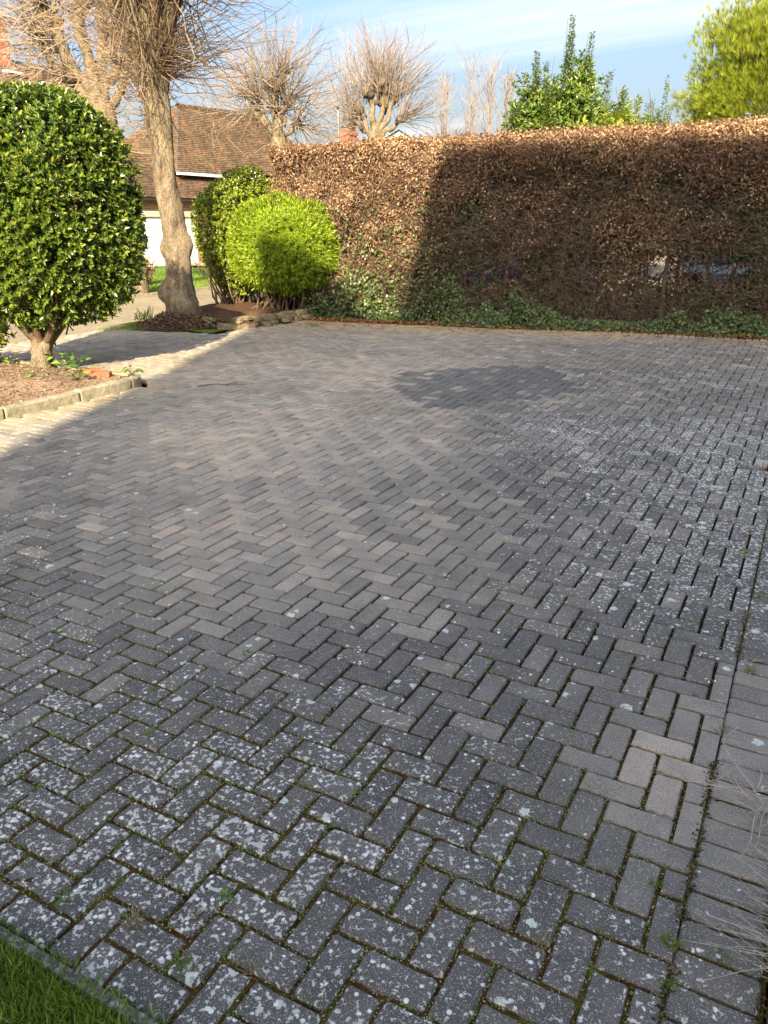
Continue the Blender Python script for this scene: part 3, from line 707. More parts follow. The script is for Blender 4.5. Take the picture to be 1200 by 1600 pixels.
b3 = thing('lime_bush', 'bright lime-green fine-leaved bush clipped to a dome beside the hedge', 'bush', (-9.25, 12.75, .2))
c3 = np.array([-9.06, 12.84, 1.33])
P, o_ = ball_points(7500, c3, (1.09, 1.09, .91), .085, 61, .40, .06, 2.15, 3.6); a1 = shoots(P, o_, 11, .062, .012, .9, .2, .1, .35, .2, True)
P, o_ = ball_points(1500, c3, (.9, .9, .75), .06, 62, .5, .12); a2 = shoots(P, o_, 10, .085, .014, .9, .2, .1, .3, .2, True)
V, F, A = merge([a1, a2]); tag(put('foliage', V, F, MAT['lime'], b3, fattr={'rnd': A}), kind='stuff')
tips = c3 + rdir(90) * np.array([.85, .85, .45]); V, F = stems_between(np.array([-9.2, 12.75, .15]) + R.normal(size=(90, 3)) * np.array([.25, .25, 0]), tips, .018, .007); put('stem', V, F, MAT['stem'], b3)
n = 2600                                                    # dead inner litter hanging under the dome
P, o_ = ball_points(n, c3 + np.array([0, 0, -.45]), (.75, .75, .5), .1, 63, .2, .4)
V, F = leaves_flat(P, rdir(len(P)), rdir(len(P)), R.uniform(.04, .09, len(P)), .012); tag(put('inner_leaves', V, F, MAT['ever'], b3, fattr={'rnd': R.random(len(P)) * .4}), kind='stuff')

# far bed soil and rockery stones
def fbz(X, Y):
    e = np.clip((X * -1 - 8.62) / .5, 0, 1) * np.clip((Y - 11.0) / .7, 0, 1) * np.clip((X + 11.3) / .6, 0, 1); return -.03 + .22 * e + .03 * fbm(np.stack([X, Y], -1), 2.5, 15)
tag(sheet('shrub_bed', -11.3, 11.0, -8.62, 14.2, 0, MAT['mound'], nx=40, ny=40, hf=fbz), 'raised shrub bed behind the rockery stones')
rw = thing('rockery_wall', 'low wall of rough stones round the foot of the lime bush', 'wall', (-8.75, 11.6, 0))
def stone(c, s, rz, seed):
    rgs = np.random.default_rng(seed); bmv = []; F = []
    nu, nv = 8, 5
    for j in range(1, nv):
        for i in range(nu):
            th, ph = i / nu * 6.283, j / nv * math.pi; bmv.append((math.sin(ph) * math.cos(th), math.sin(ph) * math.sin(th), math.cos(ph)))
    D = np.array(bmv); D = np.sign(D) * np.abs(D) ** .62; D *= (1 + rgs.normal(size=(len(D), 1)) * .10)
    V = D * np.array(s) / 2; top, bot = len(V), len(V) + 1; V = np.vstack([V, [(0, 0, s[2] * .47), (0, 0, -s[2] * .47)]])
    q = [(j * nu + i, (j + 1) * nu + i, (j + 1) * nu + (i + 1) % nu, j * nu + (i + 1) % nu) for j in range(nv - 2) for i in range(nu)]
    t1 = [(top, i, (i + 1) % nu) for i in range(nu)] + [(bot, (nv - 2) * nu + (i + 1) % nu, (nv - 2) * nu + i) for i in range(nu)]
    cs, sn = math.cos(rz), math.sin(rz); V[:, :2] = V[:, :2] @ np.array([[cs, sn], [-sn, cs]])
    return V + np.array(c), np.array(q), np.array(t1)
rs = np.random.default_rng(88); sid = 0
line = [(-9.75, 10.9), (-9.2, 10.62), (-8.82, 10.72), (-8.66, 11.2), (-8.58, 11.8), (-8.55, 12.4), (-8.62, 12.95)]
for lev in range(2):
    for k in range(len(line) - 1):
        a, b = np.array(line[k]), np.array(line[k + 1]); L = np.linalg.norm(b - a); m = max(1, int(L / .24))
        for q in range(m):
            if lev == 2 and (k < 2 or rs.random() < .35): continue
            if lev == 1 and k == 0 and rs.random() < .5: continue
            p = a + (b - a) * ((q + .5 + rs.normal() * .12 + .5 * (lev % 2)) / m); inn = np.array([-(b - a)[1], (b - a)[0]]) / L
            p = p + inn * (.07 * lev + rs.normal() * .02); sz = (rs.uniform(.16, .38), rs.uniform(.14, .24), rs.uniform(.07, .14))
            V, qf, tf = stone((p[0], p[1], .045 + lev * .095 + rs.normal() * .012), sz, math.atan2(*(b - a)[::-1]) + rs.normal() * .25, 900 + sid); sid += 1
            put('stone', V, [qf, tf], MAT['rock'], rw, False)

# ------------------------------------------------------------------ pollarded limes
def crown_twigs(heads, n_each, L, up=.35, droop=-.05, r0=.007, k=5, spread=1.0, away=None, cz=0.5):
    P0, D, LL = [], [], []
    for h in heads:
        h = np.array(h); n = n_each; d = norm(rdir(n) * spread + np.array([0, 0, up]) + (norm((h - away)[None]) * cz if away is not None else 0))
        P0.append(h + d * R.uniform(.02, .12, (n, 1))); D.append(d); LL.append(R.uniform(L * .45, L, n))
    P0, D, LL = np.concatenate(P0), np.concatenate(D), np.concatenate(LL)
    P = twig_paths(P0, D, LL, k, .3, droop, .02); r = np.linspace(1, .28, k + 1)[None] * (r0 * R.uniform(.55, 1.75, (len(P0), 1)))
    V, F = tubes(P, r, 3)
    # side twiglets
    m = len(P0) * 2; pick = R.integers(0, len(P0), m); ti = R.integers(2, k, m); b = P[pick, ti]; dd = norm(norm(P[pick, ti + 1] - P[pick, ti - 1]) + rdir(m) * .75)
    P2 = twig_paths(b, dd, LL[pick] * R.uniform(.15, .4, m), 3, .2, 0, .02); V2, F2 = tubes(P2, np.linspace(1, .4, 4)[None] * (r0 * .5 * np.ones((m, 1))), 3)
    return np.vstack([V, V2]), np.vstack([F, F2 + len(V)])
def knuckle(c, r, seed):
    V, q, t = stone(c, (r * 2, r * 2, r * 1.8), seed, seed); V = V + np.random.default_rng(seed).normal(size=V.shape) * r * .14; return V, q, t
def pollard(label, base, trunk, trad, limbs, heads, twig, mats, bumps=(), group='pollarded lime trees along the road', extra=None):
    t = thing('pollarded_tree', label, 'tree', base, 0, group)
    V, F, T = tube1(trunk, trad, 28, .06, int(abs(base[0]) * 10), bumps, 9); put('trunk', V, [F, T], mats[0], t, True)
    for k, (pts, rad) in enumerate(limbs):
        V, F, T = tube1(pts, rad, 10, .09, 100 + k, sub=5); put('limb', V, [F, T], mats[0], t, True)
    for k, (h, r) in enumerate(heads):
        V, q, tr = knuckle(h, r, 300 + k); put('knuckle', V, [q, tr], mats[1], t, True)
    V, F = crown_twigs([h for h, r in heads], **twig); tag(put('twigs', V, F, mats[2], t), kind='stuff')
    if extra is not None: tag(put('trunk_shoots', *extra, mats[2], t), kind='stuff')
    return t
# the big one by the drive
TB = np.array([-10.15, 10.98, 0.])
tk = [(-10.12, 10.96, -.05), (-10.13, 10.97, .25), (-10.15, 10.97, .75), (-10.17, 10.96, 1.3), (-10.19, 10.95, 1.95), (-10.24, 10.93, 2.5), (-10.23, 10.93, 3.25), (-10.28, 10.9, 3.75), (-10.31, 10.89, 4.25), (-10.29, 10.9, 4.75), (-10.27, 10.9, 5.1)]
tr = [.40, .32, .235, .225, .205, .20, .20, .215, .26, .33, .28]
def P3(u, v, z): return np.array([u, v, z])
lim = []; hd = []
for k in range(8):
    a = k / 8 * 6.28 + .2; b = P3(-10.29 + .18 * math.cos(a), 10.9 + .18 * math.sin(a), 4.55 + .1 * (k % 3)); e = P3(-10.29 + (.50 + .15 * (k % 2)) * math.cos(a), 10.9 + (.50 + .15 * (k % 2)) * math.sin(a), 5.15 + .35 * (k % 3))
    lim.append(([b, (b + e) / 2 + P3(.06 * math.cos(a), .06 * math.sin(a), .02), e], [.17, .13, .12])); hd.append((e + P3(0, 0, .05), .17))
cw, rt = np.array([.877, .48]), None
# epicormic shoots up the trunk
n = 640; zq = R.choice([2.6, 3.0, 3.3, 3.7, 4.1, 4.5], n, p=[.0, .015, .045, .14, .36, .44]) + R.normal(size=n) * .16
ang = R.uniform(0, 6.283, n); cxy = np.array([-10.26, 10.91]); p0 = np.c_[cxy[0] + .19 * np.cos(ang), cxy[1] + .19 * np.sin(ang), zq]
d = norm(np.c_[np.cos(ang) + R.normal(size=n) * .45, np.sin(ang) + R.normal(size=n) * .45, R.normal(.22, .42, n)])
keep = (zq > 3.95) | (np.cos(ang - .4) < .1) | (R.random(n) < .2); p0, d, n = p0[keep], d[keep], int(keep.sum())
Pp = twig_paths(p0, d, R.gamma(3, .32, n) + .25, 6, .35, .08, .025); r = np.linspace(1, .35, 7)[None] * (.0078 * R.uniform(.6, 1.5, (n, 1))); EX = tubes(Pp, r, 3)
burr = [(.175, .75, (.42, .018), .17), (.20, .45, (.3, .012), .06), (.155, 1.1, (.25, .01), .05), (.15, 1.5, (.4, .018), .09), (.12, 2.3, (.5, .02), .06), (.305, .7, (.4, .014), .075), (.315, 3.5, (.42, .018), .10), (.28, 2.6, (.3, .012), .03), (.03, .2, (.3, .03), .12), (.03, 1.6, (.3, .03), .10), (.03, 3.2, (.3, .03), .14), (.03, 4.9, (.3, .03), .1), (.42, 1.7, (.3, .015), .03), (.62, 1., (.5, .02), .06), (.75, 4., (.4, .02), .08), (.86, 2., (.6, .03), .10), (.88, 5., (.6, .03), .10)]
pollard('big knobbly pollarded lime tree by the driveway mouth, trunk on a leaf mound', tuple(TB), tk, tr, lim, hd,
        dict(n_each=66, L=2.8, up=-.02, droop=.06, r0=.0095, k=6, spread=1.0, away=P3(-10.29, 10.9, 4.9), cz=.7), (MAT['bark'], MAT['bark_dark'], MAT['twig']), burr, extra=EX)
# the one behind it to the left (far verge)
def far_pollard(label, D0, c, base, fork, rbase, heads, twig):
    limbs = []; hs = []
    for (h, r) in heads:
        h = np.array(h); f = np.array(fork); mid = (f + h) / 2 + np.array([(h - f)[0] * .12, (h - f)[1] * .12, -.08 * np.linalg.norm(h - f)])
        k1 = (f + mid) / 2 + R.normal(size=3) * .06; k2 = (mid + h) / 2 + R.normal(size=3) * .08
        limbs.append(([f - np.array([0, 0, .25]), k1, mid, k2, h], [r * 1.1, r * .85, r * .8, r * .7, r * .85]))
        hs.append((h, r * 1.25))
        for q in range(3): hs.append((h + R.normal(size=3) * r * np.array([.9, .9, .9]) + np.array([0, 0, -.04]), r * R.uniform(.5, .85)))
        hs.append((k2 + R.normal(size=3) * r * .6, r * .6))
    b = np.array(base); f = np.array(fork)
    tkk = [b + np.array([0, 0, -.05]), b + (f - b) * .12, b + (f - b) * .35, b + (f - b) * .65, f]
    return pollard(label, tuple(base), tkk, [rbase * 1.5, rbase * 1.15, rbase, rbase * .95, rbase * .9], limbs, hs, twig, (MAT['bark'], MAT['bark_dark'], MAT['twig_far']))
far_pollard('pollarded lime tree across the road, mostly behind the big clipped ball', 0, 0, (-15.65, 15.1, 0), (-15.75, 14.95, 4.4), .31,
    [((-16.5, 14.4, 6.15), .17), ((-15.95, 14.75, 6.7), .17), ((-15.55, 15.0, 6.75), .16), ((-15.15, 15.2, 6.0), .15), ((-16.85, 14.25, 5.95), .13), ((-16.35, 14.55, 5.05), .17), ((-14.95, 15.35, 5.6), .12)],
    dict(n_each=20, L=2.3, up=.2, droop=.02, r0=.0125, k=5, away=P3(-15.75, 14.95, 5.2), cz=.7))
s3 = 26.8 / 25
def q3(x, y, z): return (x * s3, y * s3, H + (z - H) * s3)
far_pollard('bare pollarded lime tree in front of the tiled roof, left of the hedge end', 0, 0, (-15.7, 21.95, 0), q3(-14.64, 20.49, 4.1), .27,
    [(q3(-14.72, 20.44, 5.45), .15), (q3(-14.45, 20.6, 5.85), .10), (q3(-15.15, 20.22, 5.2), .12), (q3(-15.33, 20.1, 5.3), .10), (q3(-14.36, 20.64, 5.05), .11), (q3(-14.15, 20.75, 4.5), .10), (q3(-14.75, 20.43, 4.95), .12)],
    dict(n_each=13, L=2.2, up=.35, droop=.02, r0=.0115, k=5, away=P3(-15.7, 21.95, 4.9), cz=.5))
s4 = 32.3 / 28
def q4(x, y, z): return (x * s4, y * s4, H + (z - H) * s4)
far_pollard('bare pollarded lime tree with a round crown of twigs above the hedge middle', 0, 0, (-15.65, 28.3, 0), q4(-13.6, 24.48, 4.45), .26,
    [(q4(-13.77, 24.38, 5.65), .15), (q4(-13.35, 24.61, 5.7), .12), (q4(-14.05, 24.23, 5.17), .13), (q4(-13.03, 24.79, 5.5), .12), (q4(-14.2, 24.15, 4.85), .11), (q4(-12.87, 24.88, 4.9), .11), (q4(-13.6, 24.9, 5.4), .11)],
    dict(n_each=15, L=2.5, up=.6, droop=.05, r0=.0125, k=5, away=P3(-15.65, 28.25, 5.2), cz=.75))

# mound of litter under the big tree
def mz(X, Y):
    rr = np.hypot(X + 10.05, Y - 10.80); return .30 * np.exp(-(rr / .62) ** 2) + .02 * fbm(np.stack([X, Y], -1), 4, 17) - .02
th = np.linspace(0, 6.283, 41)[:-1]; rr = np.linspace(0.02, .92, 16)
RR, TH = np.meshgrid(rr, th, indexing='ij'); X = -10.05 + RR * np.cos(TH); Y = 10.80 + RR * np.sin(TH); V = np.stack([X, Y, mz(X, Y) * (1 - (RR / .95) ** 6) - .004], -1).reshape(-1, 3)
i = (np.arange(15) * 40)[:, None]; s = np.arange(40)[None]; F = np.stack([i + s, i + 40 + s, i + 40 + (s + 1) % 40, i + (s + 1) % 40], -1).reshape(-1, 4)
tag(obj('leaf_mound', V, F, MAT['mound'], smooth=True), 'low mound of brown leaf litter round the big tree', kind='structure')
n = 3500; a = R.uniform(0, 6.283, n); rr_ = np.sqrt(R.uniform(.08, 1, n)) * .86; X = -10.05 + rr_ * np.cos(a); Y = 10.80 + rr_ * np.sin(a)
V, F = leaves_flat(np.c_[X, Y, mz(X, Y) + .01], norm(np.c_[R.normal(size=(n, 2)), R.normal(size=n) * .4]), norm(np.c_[R.normal(size=(n, 2)) * .6, np.ones(n)]), R.uniform(.03, .08, n), R.uniform(.012, .035, n))
tag(obj('leaf_litter', V, F, MAT['chips'], fattr={'rnd': R.random(n) * .6}), 'dead leaves and bark bits on the tree mound', 'leaf litter', kind='stuff')
n = 9000; X = R.uniform(-11.0, -9.3, n); Y = R.uniform(9.55, 12.5, n); ok = (Y > 9.62 + np.clip(X + 10.9, 0, 2) * .42) & (np.hypot(X + 10.05, Y - 10.8) > .8) & (fbm(np.c_[X, Y], 2, 19) > -.7); P = np.c_[X, Y, np.full(n, .0)][ok]; n = len(P)
V, F = leaves_flat(P, norm(np.c_[R.normal(size=(n, 2)) * .5, np.ones(n)]), rdir(n), R.uniform(.04, .09, n), .006)
tag(obj('verge_grass', V, F, MAT['grass'], fattr={'rnd': np.clip(R.normal(.6, .25, n), 0, 1)}), 'short grass between the driveway mouth and the tree mound', 'grass', kind='stuff')
n = 26000; X = -15.3 - np.abs(R.gamma(1.5, 2.2, n)); Y = R.uniform(11, 30, n); P = np.c_[X, Y, np.full(n, .03)][(X > -25)]; n = len(P)
V, F = leaves_flat(P, norm(np.c_[R.normal(size=(n, 2)) * .6, np.ones(n)]), rdir(n), R.uniform(.05, .11, n), .012)
tag(obj('far_grass', V, F, MAT['grass'], fattr={'rnd': np.clip(R.normal(.6, .25, n), 0, 1)}), 'sunlit grass of the lawn across the road', 'grass', kind='stuff')
def tuft(name, label, loc, n, L, spread, mat, wd=.004, group=None, cat='grass tuft', flatlean=.5):
    t = thing(name, label, cat, loc, 0, group)
    P = np.c_[R.normal(size=(n, 2)) * spread, np.zeros(n)]; d = norm(np.c_[R.normal(size=(n, 2)) * flatlean, np.ones(n)])
    Pp = twig_paths(P, d, R.uniform(L * .5, L, n), 3, .35, -.2, .02); V, F = tubes(Pp, np.linspace(1, .25, 4)[None] * np.full((n, 1), wd / 2), 3)
    m = len(F) // n; tag(obj('blades', V, F, mat, t, fattr={'rnd': np.repeat(np.clip(R.normal(.5, .25, n), 0, 1), m)}), kind='stuff'); return t
tuft('daffodil_clump', 'clump of upright daffodil leaves on the left of the tree mound', (-10.62, 10.42, .12), 38, .34, .07, MAT['ever'], .016, cat='plant', flatlean=.3)

# ------------------------------------------------------------------ hedge
hedge = thing('beech_hedge', 'tall clipped beech hedge keeping its brown leaves, along the back of the paving', 'hedge', (HB[0], HB[1], 0))
HL, HD, HT = 12.6, 1.35, 3.04
def hpos(t, dpt, z):
    t = np.asarray(t, float); z = np.asarray(z, float)
    bulge = .10 * fbm(np.stack([t, z], -1), 2.3, 71, 3)
    q = HB[None] + HE[None] * t[:, None] - HN[None] * (dpt - bulge)[:, None]
    # the left end is rounded off
    return np.c_[q, z]
HOLES = [(3.85, .80, .42, .15), (4.5, .92, .22, .18), (2.95, .8, .2, .13), (7.05, .98, .36, .28), (7.95, .95, .6, .30), (6.7, 1.38, .2, .17), (5.1, 1.16, .2, .14), (5.9, 1.0, .2, .12)]
def holes(t, z):
    f = np.ones_like(t)
    for a, b, c, d in HOLES: f *= 1 - .97 * np.exp(-(((t - a) / c) ** 2 + ((z - b) / d) ** 2) ** 2)
    return f
def htop(t): return HT + .05 * fbm(np.stack([t, t * 0], -1), 1.3, 73, 3) + .005 * t
def hdens(t, z):
    zz = z / HT; ns = fbm(np.stack([t, z], -1), 1.9, 75, 3)
    d = .22 + .48 * ns + .30 * fbm(np.stack([t, z], -1), .8, 78, 2)
    d = np.maximum(d, np.clip((zz - .80) / .08, 0, 1) * .95)
    d = np.maximum(d, np.clip((3.6 - t) / .6, 0, 1) * np.clip((zz - .2) / .15, 0, 1) * .80)
    d = d * np.clip((z - .25) / .6, .05, 1)
    d = np.where((z < 1.35) & (t > 3.2), d * .55, d)
    return np.clip(d, .03, 1) * (.15 + .85 * holes(t, z))
parts = []
n = 78000; t = R.uniform(0, HL, n); z = R.uniform(.1, 1, n) ** .9 * (htop(t) + .02); ok = R.random(n) < hdens(t, z); t, z = t[ok], z[ok]; n = len(t)
dp = np.abs(R.normal(size=n)) * .14 - .03; P = hpos(t, dp, z)
nr = norm(np.c_[np.repeat(HN[None], n, 0), np.full(n, .25)] + rdir(n) * .8); ax = norm(np.cross(nr, rdir(n)) + np.array([0, 0, -.25]))
V, F = leaves(P, ax, nr, R.uniform(.035, .068, n), R.uniform(.018, .034, n), .25, .15)
rn = np.clip(R.normal(.45, .24, n) + .12 * fbm(np.stack([t, z], -1), 2.5, 76) + np.clip((z - 2.6) * .5, 0, .2), 0, 1); parts.append((V, F, np.repeat(rn, 2)))
n = 20000; t = R.uniform(-.05, HL, n); dp = R.uniform(0, HD, n); P = hpos(t, dp, htop(t) + .02 + R.normal(size=n) * .045 - .25 * np.clip(.15 - dp, 0, 1))
nr = norm(np.array([[0, 0, 1.]]) + rdir(n) * .8); ax = norm(np.cross(nr, rdir(n)))
V, F = leaves(P, ax, nr, R.uniform(.04, .072, n), R.uniform(.02, .035, n), .25, .15); parts.append((V, F, np.repeat(np.clip(R.normal(.6, .22, n), 0, 1), 2)))
n = 26000; t = R.uniform(0, HL, n); z = R.uniform(.4, HT - .1, n); ok = R.random(n) < np.clip(.5 + .9 * fbm(np.stack([t, z], -1), 2.6, 77), .05, 1) * np.where((z < 1.3) & (t > 2.5), .45, .8) * holes(t, z); t, z = t[ok], z[ok]; n = len(t)
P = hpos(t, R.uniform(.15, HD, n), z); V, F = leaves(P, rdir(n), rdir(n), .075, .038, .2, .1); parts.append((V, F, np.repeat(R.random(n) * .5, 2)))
n = 70000; t = R.uniform(0, HL, n); z = R.uniform(.12, HT - .05, n); ok = R.random(n) < np.where((z < 1.15) & (z > .45) & (t > 2.8), .55 + .35 * fbm(np.stack([t, z], -1), 1.6, 79), 1) * holes(t, z); t, z = t[ok], z[ok]; n = len(t)
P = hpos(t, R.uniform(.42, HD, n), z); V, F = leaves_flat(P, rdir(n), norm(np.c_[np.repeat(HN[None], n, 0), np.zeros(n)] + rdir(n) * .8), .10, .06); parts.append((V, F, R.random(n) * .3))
n = 5000; dp = R.uniform(0, HD, n); z = R.uniform(.4, HT, n); P = hpos(R.normal(size=n) * .05, dp, z); P[:, :2] -= HE * .02   # left end face
V, F = leaves(P, rdir(n), norm(np.c_[np.repeat(-HE[None], n, 0), np.zeros(n)] + rdir(n) * .7), .075, .036, .2, .1); parts.append((V, F, np.repeat(np.clip(R.normal(.5, .2, n), 0, 1), 2)))
V, F, A = merge(parts); tag(put('leaves', V, F, MAT['beech'], hedge, fattr={'rnd': A}), kind='stuff')
n = 26000; t = R.uniform(0, HL, n); z = R.uniform(.08, HT - .05, n); ok = R.random(n) < .25 + .75 * holes(t, z); t, z = t[ok], z[ok]; n = len(t); dp = np.abs(R.normal(size=n)) * .16 - .02; P = hpos(t, dp, z)
dd = norm(np.c_[np.repeat(HE[None], n, 0), np.zeros(n)] * R.normal(size=(n, 1)) * 1.2 + np.array([0, 0, .55]) * R.normal(size=(n, 1)) + np.c_[np.repeat(HN[None], n, 0), np.zeros(n)] * R.uniform(-.2, .5, (n, 1)))
Pp = twig_paths(P, dd, R.gamma(3, .055, n) + .07, 4, .6, 0, .07); V1, F1 = tubes(Pp, np.linspace(1, .45, 5)[None] * (.0030 * R.gamma(2.5, .4, (n, 1))), 3)
n = 7000; P = hpos(R.uniform(0, HL, n), R.uniform(.2, HD, n), R.uniform(.1, HT - .1, n)); Pp = twig_paths(P, norm(rdir(n) + np.array([0, 0, .4])), R.uniform(.2, .6, n), 3, .4); V2, F2 = tubes(Pp, np.linspace(1, .5, 4)[None] * (.006 * R.uniform(.6, 1.4, (n, 1))), 3)
tag(put('twigs', np.vstack([V1, V2]), np.vstack([F1, F2 + len(V1)]), MAT['hedge_twig'], hedge), kind='stuff')
for k in range(26):
    t0 = .25 + k * .47 + R.normal() * .08; b = HB + HE * t0 - HN * (.55 + R.normal() * .12)
    pts = [(b[0], b[1], -.02), (b[0] + R.normal() * .06, b[1] + R.normal() * .06, .9), (b[0] + R.normal() * .12, b[1] + R.normal() * .1, 1.9), (b[0] + R.normal() * .16, b[1] + R.normal() * .14, 2.8)]
    V, F, T = tube1(pts, [.05, .038, .028, .012], 7, .07, 700 + k, sub=4); put('stem', V, [F, T], MAT['hedge_stem'], hedge, True)
# ivy along the foot
ivy = thing('ivy', 'dark green ivy creeping along the foot of the hedge', 'ivy', (HB[0], HB[1], 0))
n = 17000; t = R.uniform(.6, HL, n); z = np.abs(R.normal(size=n)) * .30 + .02; hi = .22 + .16 * fbm(np.stack([t, t * 0], -1), 1.6, 81, 3) + .28 * np.exp(-((t - 1.9) / .9) ** 2) * (1 + fbm(np.stack([t, t * 0], -1), 6, 82, 2)) + .2 * np.exp(-((t - 3.5) / .3) ** 2)
hi = hi * np.where(t > 4, .72, 1) * (1 + .5 * fbm(np.stack([t, t * 0], -1), 5, 83, 3)); z = R.uniform(0, 1, n) ** 1.5 * np.maximum(hi, .10) * 1.5; z = np.where(R.random(n) < .30 * (t < 3.4), R.uniform(.2, 2.3, n) * R.uniform(.5, 1, n), z); dp = R.normal(size=n) * .09 - .10 * np.clip(1 - z / .35, 0, 1) - .03; P = hpos(t, dp, z + .01)
nr = norm(np.c_[np.repeat(HN[None], n, 0), np.full(n, .55)] + rdir(n) * .55); ax = norm(np.cross(nr, rdir(n)) + np.array([0, 0, -.3]))
Ls = R.uniform(.03, .065, n); V, F = leaves(P, ax, nr, Ls, Ls * .9, .12, .1); parts = [(V, F, np.repeat(np.clip(R.normal(.4, .25, n), 0, 1), 2))]
n = 30000; t = R.uniform(1, HL, n); z = R.uniform(.2, 2.4, n); P = hpos(t, R.uniform(.08, .5, n), z); ok = (fbm(P, 1.5, 84) > -.25 + .22 * z) & (R.random(n) < holes(t, z)); P = P[ok]; n = len(P)
V, F = leaves(P, rdir(n), norm(rdir(n) + np.array([.1, -.9, .3])), .055, .05, .12, .1); parts.append((V, F, np.repeat(R.random(n) * .45, 2)))
V, F, A = merge(parts); tag(put('leaves', V, F, MAT['ivy'], ivy, fattr={'rnd': A}), kind='stuff')
n = 200; P = hpos(R.uniform(1, 12, n), np.full(n, -.06), np.full(n, .02)); V, F = tubes(twig_paths(P, norm(rdir(n) * .6 + np.array([0, 0, 1])), R.uniform(.3, .9, n), 5, .5), np.full((n, 6), .004), 4); tag(put('runners', V, F, MAT['stem'], ivy), kind='stuff')
# soil and fallen leaves at the hedge foot
q = [HB - HE * 1.2 + HN * (HOFF - .2), HB + HE * 13 + HN * (HOFF - .2), HB + HE * 13 - HN * 2.2, HB - HE * 1.2 - HN * 2.2]
tag(obj('hedge_strip', [(p[0], p[1], -.012) for p in q], np.array([(0, 1, 2, 3)]), MAT['dirt']), 'strip of soil the hedge grows from', kind='structure')
n = 4200; t = R.uniform(.4, 9.6, n); off = np.abs(R.normal(size=n)) * .13 + .12 + (R.random(n) < .06) * R.uniform(0, .9, n); off += .12 * (t < 3) * R.random(n)
p = HB[None] + HE[None] * t[:, None] + HN[None] * off[:, None]; P = np.c_[p, hz(p[:, 0], p[:, 1]) + R.uniform(.004, .03, n)]
V, F = leaves(P, norm(np.c_[R.normal(size=(n, 2)), R.normal(size=n) * .25]), norm(np.c_[R.normal(size=(n, 2)) * .5, np.ones(n)]), R.uniform(.035, .075, n), R.uniform(.02, .036, n), .25, .15)
tag(obj('fallen_leaves', V, F, MAT['litter'], fattr={'rnd': np.repeat(R.random(n), 2)}), 'drift of orange-brown fallen leaves along the foot of the hedge', 'leaves', kind='stuff')

# ------------------------------------------------------------------ trees and shrubs beyond the hedge
def upright_shrub(name, label, cat, base, spires, mat, L, Wd, spacing, group=None, body=()):
    t = thing(name, label, cat, base, 0, group); parts = []; P0 = []; tips = []
    for (x, y, zt, wr) in spires:
        zb = .8; n = int((zt - zb) / spacing); zs = np.linspace(zb, zt, n); fr = (zs - zb) / (zt - zb)
        x0, y0 = base[0] + (x - base[0]) * .3, base[1] + (y - base[1]) * .3
        cx_ = x0 + (x - x0) * fr; cy_ = y0 + (y - y0) * fr
        tips.append((x, y, zt)); m = 14; rad = wr * 1.25 * np.clip((1 - fr) * 2.4, .12, 1)
        for q in range(m):
            a = R.uniform(0, 6.283, n); rr = rad * R.uniform(.2, 1, n); P = np.c_[cx_ + rr * np.cos(a), cy_ + rr * np.sin(a), zs + R.normal(size=n) * .03]
            ax = norm(np.c_[np.cos(a), np.sin(a), R.uniform(.1, 1.1, n)]); nr = norm(np.array([[0, 0, 1.]]) + rdir(n) * .5); Ls = L * R.uniform(.6, 1.15, n) * np.clip(.6 + rad / wr * .5, .5, 1)
            V, F = leaves(P, ax, nr, Ls, Ls * Wd / L, .2, .15); parts.append((V, F, np.repeat(np.clip(R.normal(.45, .22, n), 0, 1), 2)))
    for (c, rad, nn) in body:
        P, o_ = ball_points(nn, c, rad, .22, int(abs(c[0]) * 100), 1.0, .2); parts.append(shoots(P, o_, 7, L, Wd, 1.0, .2, .5))
        P, o_ = ball_points(nn // 2, c, np.array(rad) * .7, .2, int(abs(c[0]) * 77), 1.0, .2); parts.append(shoots(P, o_, 7, L, Wd, 1.0, .2, .5))
    V, F, A = merge(parts); tag(put('foliage', V, F, mat, t, fattr={'rnd': A}), kind='stuff')
    tips = np.array(tips); b = np.array(base)[None] + np.c_[(tips[:, :2] - np.array(base)[:2]) * .25, np.zeros(len(tips))]
    V, F = stems_between(b, tips, .02, .004, 6, .05, 4); put('stem', V, F, MAT['stem'], t); return t
ex = np.array([.877, .48])                                 # sideways as seen from the drive
def around(c, offs): return [(c[0] + ex[0] * o + R.normal() * .25, c[1] + ex[1] * o + R.normal() * .25, z, w) for o, z, w in offs]
upright_shrub('evergreen_shrub', 'tall dark evergreen shrub with upright leafy spires above the hedge', 'shrub', (-5.05, 16.6, 0),
    around((-5.05, 16.6), [(.36, 5.35, .20), (.22, 5.1, .22), (.45, 5.05, .2), (-.5, 4.75, .22), (-.62, 4.6, .2), (-.25, 4.62, .24), (0, 4.4, .3), (.1, 4.75, .2), (.6, 4.45, .25), (-.8, 4.2, .25), (.78, 4.0, .25), (-.4, 4.1, .32), (.3, 4.3, .32), (-.95, 3.85, .2), (.9, 3.85, .2), (.15, 3.9, .4), (-.6, 3.8, .35), (.62, 3.8, .32)]), MAT['ever'], .085, .034, .035, body=[((-5.1, 16.55, 3.25), (1.0, .7, .95), 1200), ((-4.75, 16.8, 3.85), (.42, .4, .95), 420), ((-5.55, 16.3, 3.55), (.5, .4, .85), 420), ((-4.4, 17., 3.2), (.5, .4, .6), 300)])
